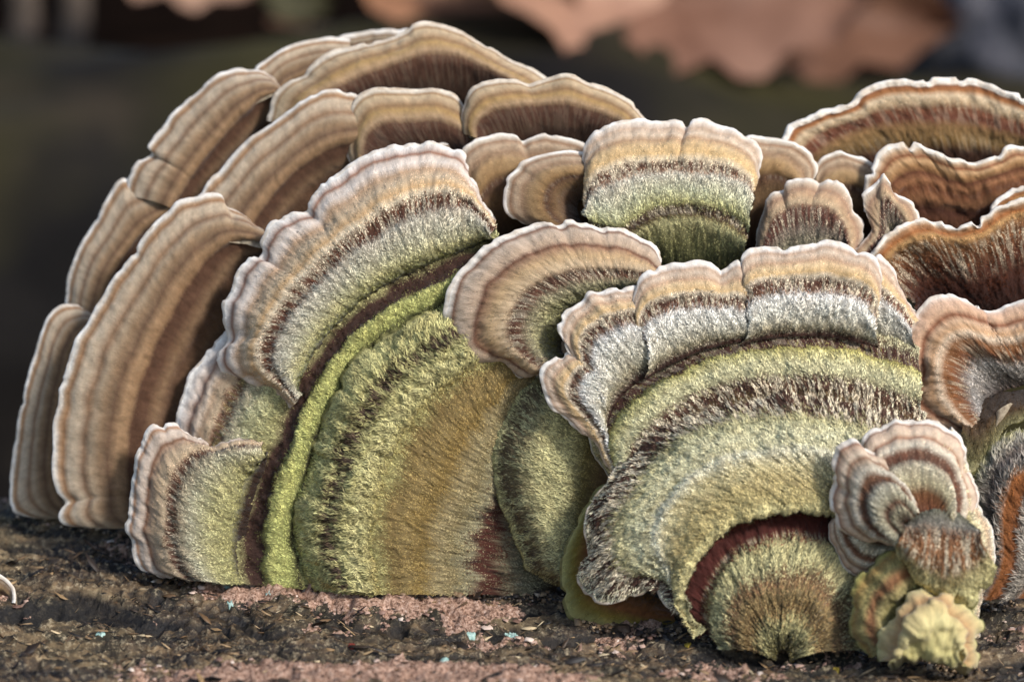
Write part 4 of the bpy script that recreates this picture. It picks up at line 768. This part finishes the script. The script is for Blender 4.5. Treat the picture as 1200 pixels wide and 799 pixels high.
# ------------------------------------------------------------------ far background, out of focus
def bg_ground():
    xs = np.linspace(-1.6, 1.6, 80); ys = np.linspace(-.6, 3.2, 95); X, Y = np.meshgrid(xs, ys)
    Z = -.155 + .03 * sm(.35, 1.1, Y) + fbm(X * 5, Y * 5, 3, 4) * .018 * sm(-.2, .3, Y + .3)
    me = mesh_from('forest_floor', np.stack([X, Y, Z], 2).reshape(-1, 3), grid_faces(len(ys), len(xs)))
    N = NT('dark_soil'); tc = N.n('TexCoord').outputs['Object']
    n = N.noise(tc, 9, 5, .6)
    N.set(N.b.inputs['Base Color'], N.ramp(n, [(.35, '0a0706'), (.5, '140e0b'), (.62, '201610'), (.75, '2e2219')])); N.b.inputs['Roughness'].default_value = 1; N.b.inputs['Specular IOR Level'].default_value = 0
    tag(link('forest_floor', me, N.m), kind='structure')
bg_ground()
def back_log():
    """a second dark log lying behind, seen as a blur"""
    na, nx = 60, 240; a = np.linspace(-.3, math.pi * 1.1, na)[:, None]; x = np.linspace(-.9, .9, nx)[None, :]
    c = P(600, 300, 230); Rr = .075
    A, X = np.broadcast_arrays(a, x)
    r = Rr * (1 + fbm(X * 9, A * 1.5, 6, 3) * .30 + fbm(X * 30, A * 6, 8, 3) * .03)
    Y = c[1] + .05 - np.cos(A) * r; Z = c[2] - .040 + np.sin(A) * r + X * .012
    me = mesh_from('bark', np.stack([X, Y, Z], 2).reshape(-1, 3), grid_faces(na, nx))
    N = NT('shade_dark_bark'); tc = N.n('TexCoord').outputs['Object']; n = N.noise(tc, 18, 4, .6); n2 = N.noise(tc, 7, 3, .6)
    c_ = N.ramp(n, [(.35, '0d0b0a'), (.55, '1c1815'), (.7, '332b22')])  # shade behind the fungi is put into these dark bark colours
    c_ = N.mix(N.maprange(n2, .44, .6, 0, .85), c_, (*lin('3f3a1c'), 1))
    N.set(N.b.inputs['Base Color'], c_); N.b.inputs['Roughness'].default_value = .85; N.b.inputs['Specular IOR Level'].default_value = .15
    e = empty('fallen_log', (0, float(c[1]) + .05, float(c[2]) - .11)); tag(e, 'dark mossy log lying behind the fungi, far out of focus', 'log')
    me.transform(mathutils.Matrix.Translation((0, -float(c[1]) - .05, -float(c[2]) + .11)))
    link('bark', me, N.m, e)
back_log()
def leaf_mesh(seed, L=.06, W=.034):
    g = np.random.default_rng(seed); V = []; F = []; n, m = 15, 7
    for i in range(n):
        t = i / (n - 1); wd = W * math.sin(math.pi * t ** .85) ** .8 * (1 + .16 * math.sin(t * 26)) + .0006
        for j in range(m):
            s_ = (j / (m - 1) - .5)
            V.append(((t - .5) * L, s_ * wd, .010 * math.sin(t * 2.6 + seed) + abs(s_) * .018 * (1 + .5 * math.sin(t * 7 + seed)) + g.normal(0, .0006)))
    for i in range(n - 1):
        for j in range(m - 1): a = i * m + j; F.append((a, a + 1, a + m + 1, a + m))
    me = bpy.data.meshes.new('blade'); me.from_pydata(V, [], F)
    for p in me.polygons: p.use_smooth = True
    return me
def stalk_mesh(L=.06):
    V = []; F = []; n = 6
    for i in range(n):
        t = i / (n - 1)
        for k in range(5):
            a = k / 5 * 6.283; V.append((-L/2 - .022 * t, .0007 * math.cos(a) + .004 * t * t, .0007 * math.sin(a) + .004))
    for i in range(n - 1):
        for k in range(5): F.append((i*5+k, i*5+(k+1) % 5, (i+1)*5+(k+1) % 5, (i+1)*5+k))
    me = bpy.data.meshes.new('stalk'); me.from_pydata(V, [], F); return me
LM = {}
def leaf_mat(c1, c2):
    if (c1, c2) not in LM: LM[(c1, c2)] = plain_material('dead_leaf', c1, c2, 60, .0006, .6)
    return LM[(c1, c2)]
SM_ = stalk_mesh()
LG = 'dead leaves lying behind the logs'
for k, (px, py, d, s_, rot, c1, c2, lab) in enumerate((
        (575, 6, 290, 1.15, (1.25, .1, .15), '7a543e', '9c7052', 'blurred tan leaf at the top, leftmost of the bright patch'),
        (650, 8, 285, 1.20, (1.3, -.15, -.1), '865c44', 'a87c5e', 'blurred orange tan leaf at the top above the square pale cap'),
        (722, 4, 280, 1.20, (1.2, .1, .2), '8a6450', 'ab8268', 'blurred pale tan leaf in the middle of the bright patch at the top'),
        (800, 24, 275, 0.95, (1.3, .35, .5), 'a07860', 'c09478', 'brightest blurred leaf whose tip hangs lowest at the top'),
        (870, 4, 282, 1.20, (1.2, -.1, -.15), '6b4836', '8a6450', 'blurred tan leaf right of the brightest one at the top'),
        (960, -2, 290, 1.10, (1.25, .2, .2), '5c3e2e', '785440', 'blurred brown leaf at the right end of the bright patch'),
        (1040, 0, 330, 1.1, (1.0, 0, -.3), '5a4234', '6e5444', 'dull brown blurred leaf between the bright patch and the grey stone'),
        (1110, -8, 330, 1.0, (1.0, .1, .3), '5a4234', '6e5444', 'dull brown blurred leaf next to the grey stone'),
        (225, -24, 310, .8, (1.0, .1, 0), '8a6a56', 'a8846c', 'small pale blurred leaf cut off by the top edge left of centre'),
        (345, 0, 330, .35, (1.0, .1, .5), '35321f', '474228', 'small olive blurred leaf at the top left of centre'))):
    q = P(px, py, d); e = empty('dead_leaf', q); e.rotation_euler = rot; e.scale = (s_,) * 3
    tag(e, lab, 'leaf', LG); link('blade', leaf_mesh(k * 3 + 1), leaf_mat(c1, c2), e); link('stalk', SM_, leaf_mat(c1, c2) if k == 0 else None, e)
def blade_of_grass(px, d, lab, k):
    e = empty('dry_stem', P(px, 120, d)); tag(e, lab, 'stem', 'dry stems at the top left'); n = 14; V = []; F = []
    b = P(px, 120, d); t_ = P(px - 6 + 10 * k, -60, d + 10)
    for i in range(n):
        t = i / (n - 1); c = (t_ - b) * t + np.array([math.sin(t * 2.5) * .004, 0, 0]); r = .0042 * (1 - .3 * t)
        for j in range(8):
            a = j / 8 * 6.283; V.append((c[0] + r * math.cos(a), c[1] + r * math.sin(a) * .6, c[2]))
    for i in range(n - 1):
        for j in range(8): F.append((i*8+j, i*8+(j+1) % 8, (i+1)*8+(j+1) % 8, (i+1)*8+j))
    me = bpy.data.meshes.new('stem_shaft'); me.from_pydata(V, [], F)
    for p in me.polygons: p.use_smooth = True
    link('stem_shaft', me, M_stem, e)
M_stem = plain_material('dry_stem_straw', '40352a', '65564a', 120, .0005, .8)
blade_of_grass(14, 330, 'pale blurred dry stem nearest the top left corner', 0)
blade_of_grass(66, 330, 'pale blurred dry stem, the one further from the top left corner', 1)
def stone():
    import bmesh
    bm = bmesh.new(); bmesh.ops.create_icosphere(bm, subdivisions=5, radius=1)
    for v in bm.verts:
        c = v.co.copy(); f = 1 + float(fbm(c.x * 1.3 + 4, c.y * 1.3, c.z * 1.3, 4)) * .35
        v.co = mathutils.Vector((c.x * .026, c.y * .02, c.z * .030)) * f
    me = bpy.data.meshes.new('stone'); bm.to_mesh(me); bm.free()
    for p in me.polygons: p.use_smooth = True
    o = link('stone', me, plain_material('grey_stone', '45454b', '6d6a70', 90, .001, .8)); o.location = P(1200, 40, 310)
    tag(o, 'grey blurred stone in the top right corner', 'stone')
stone()
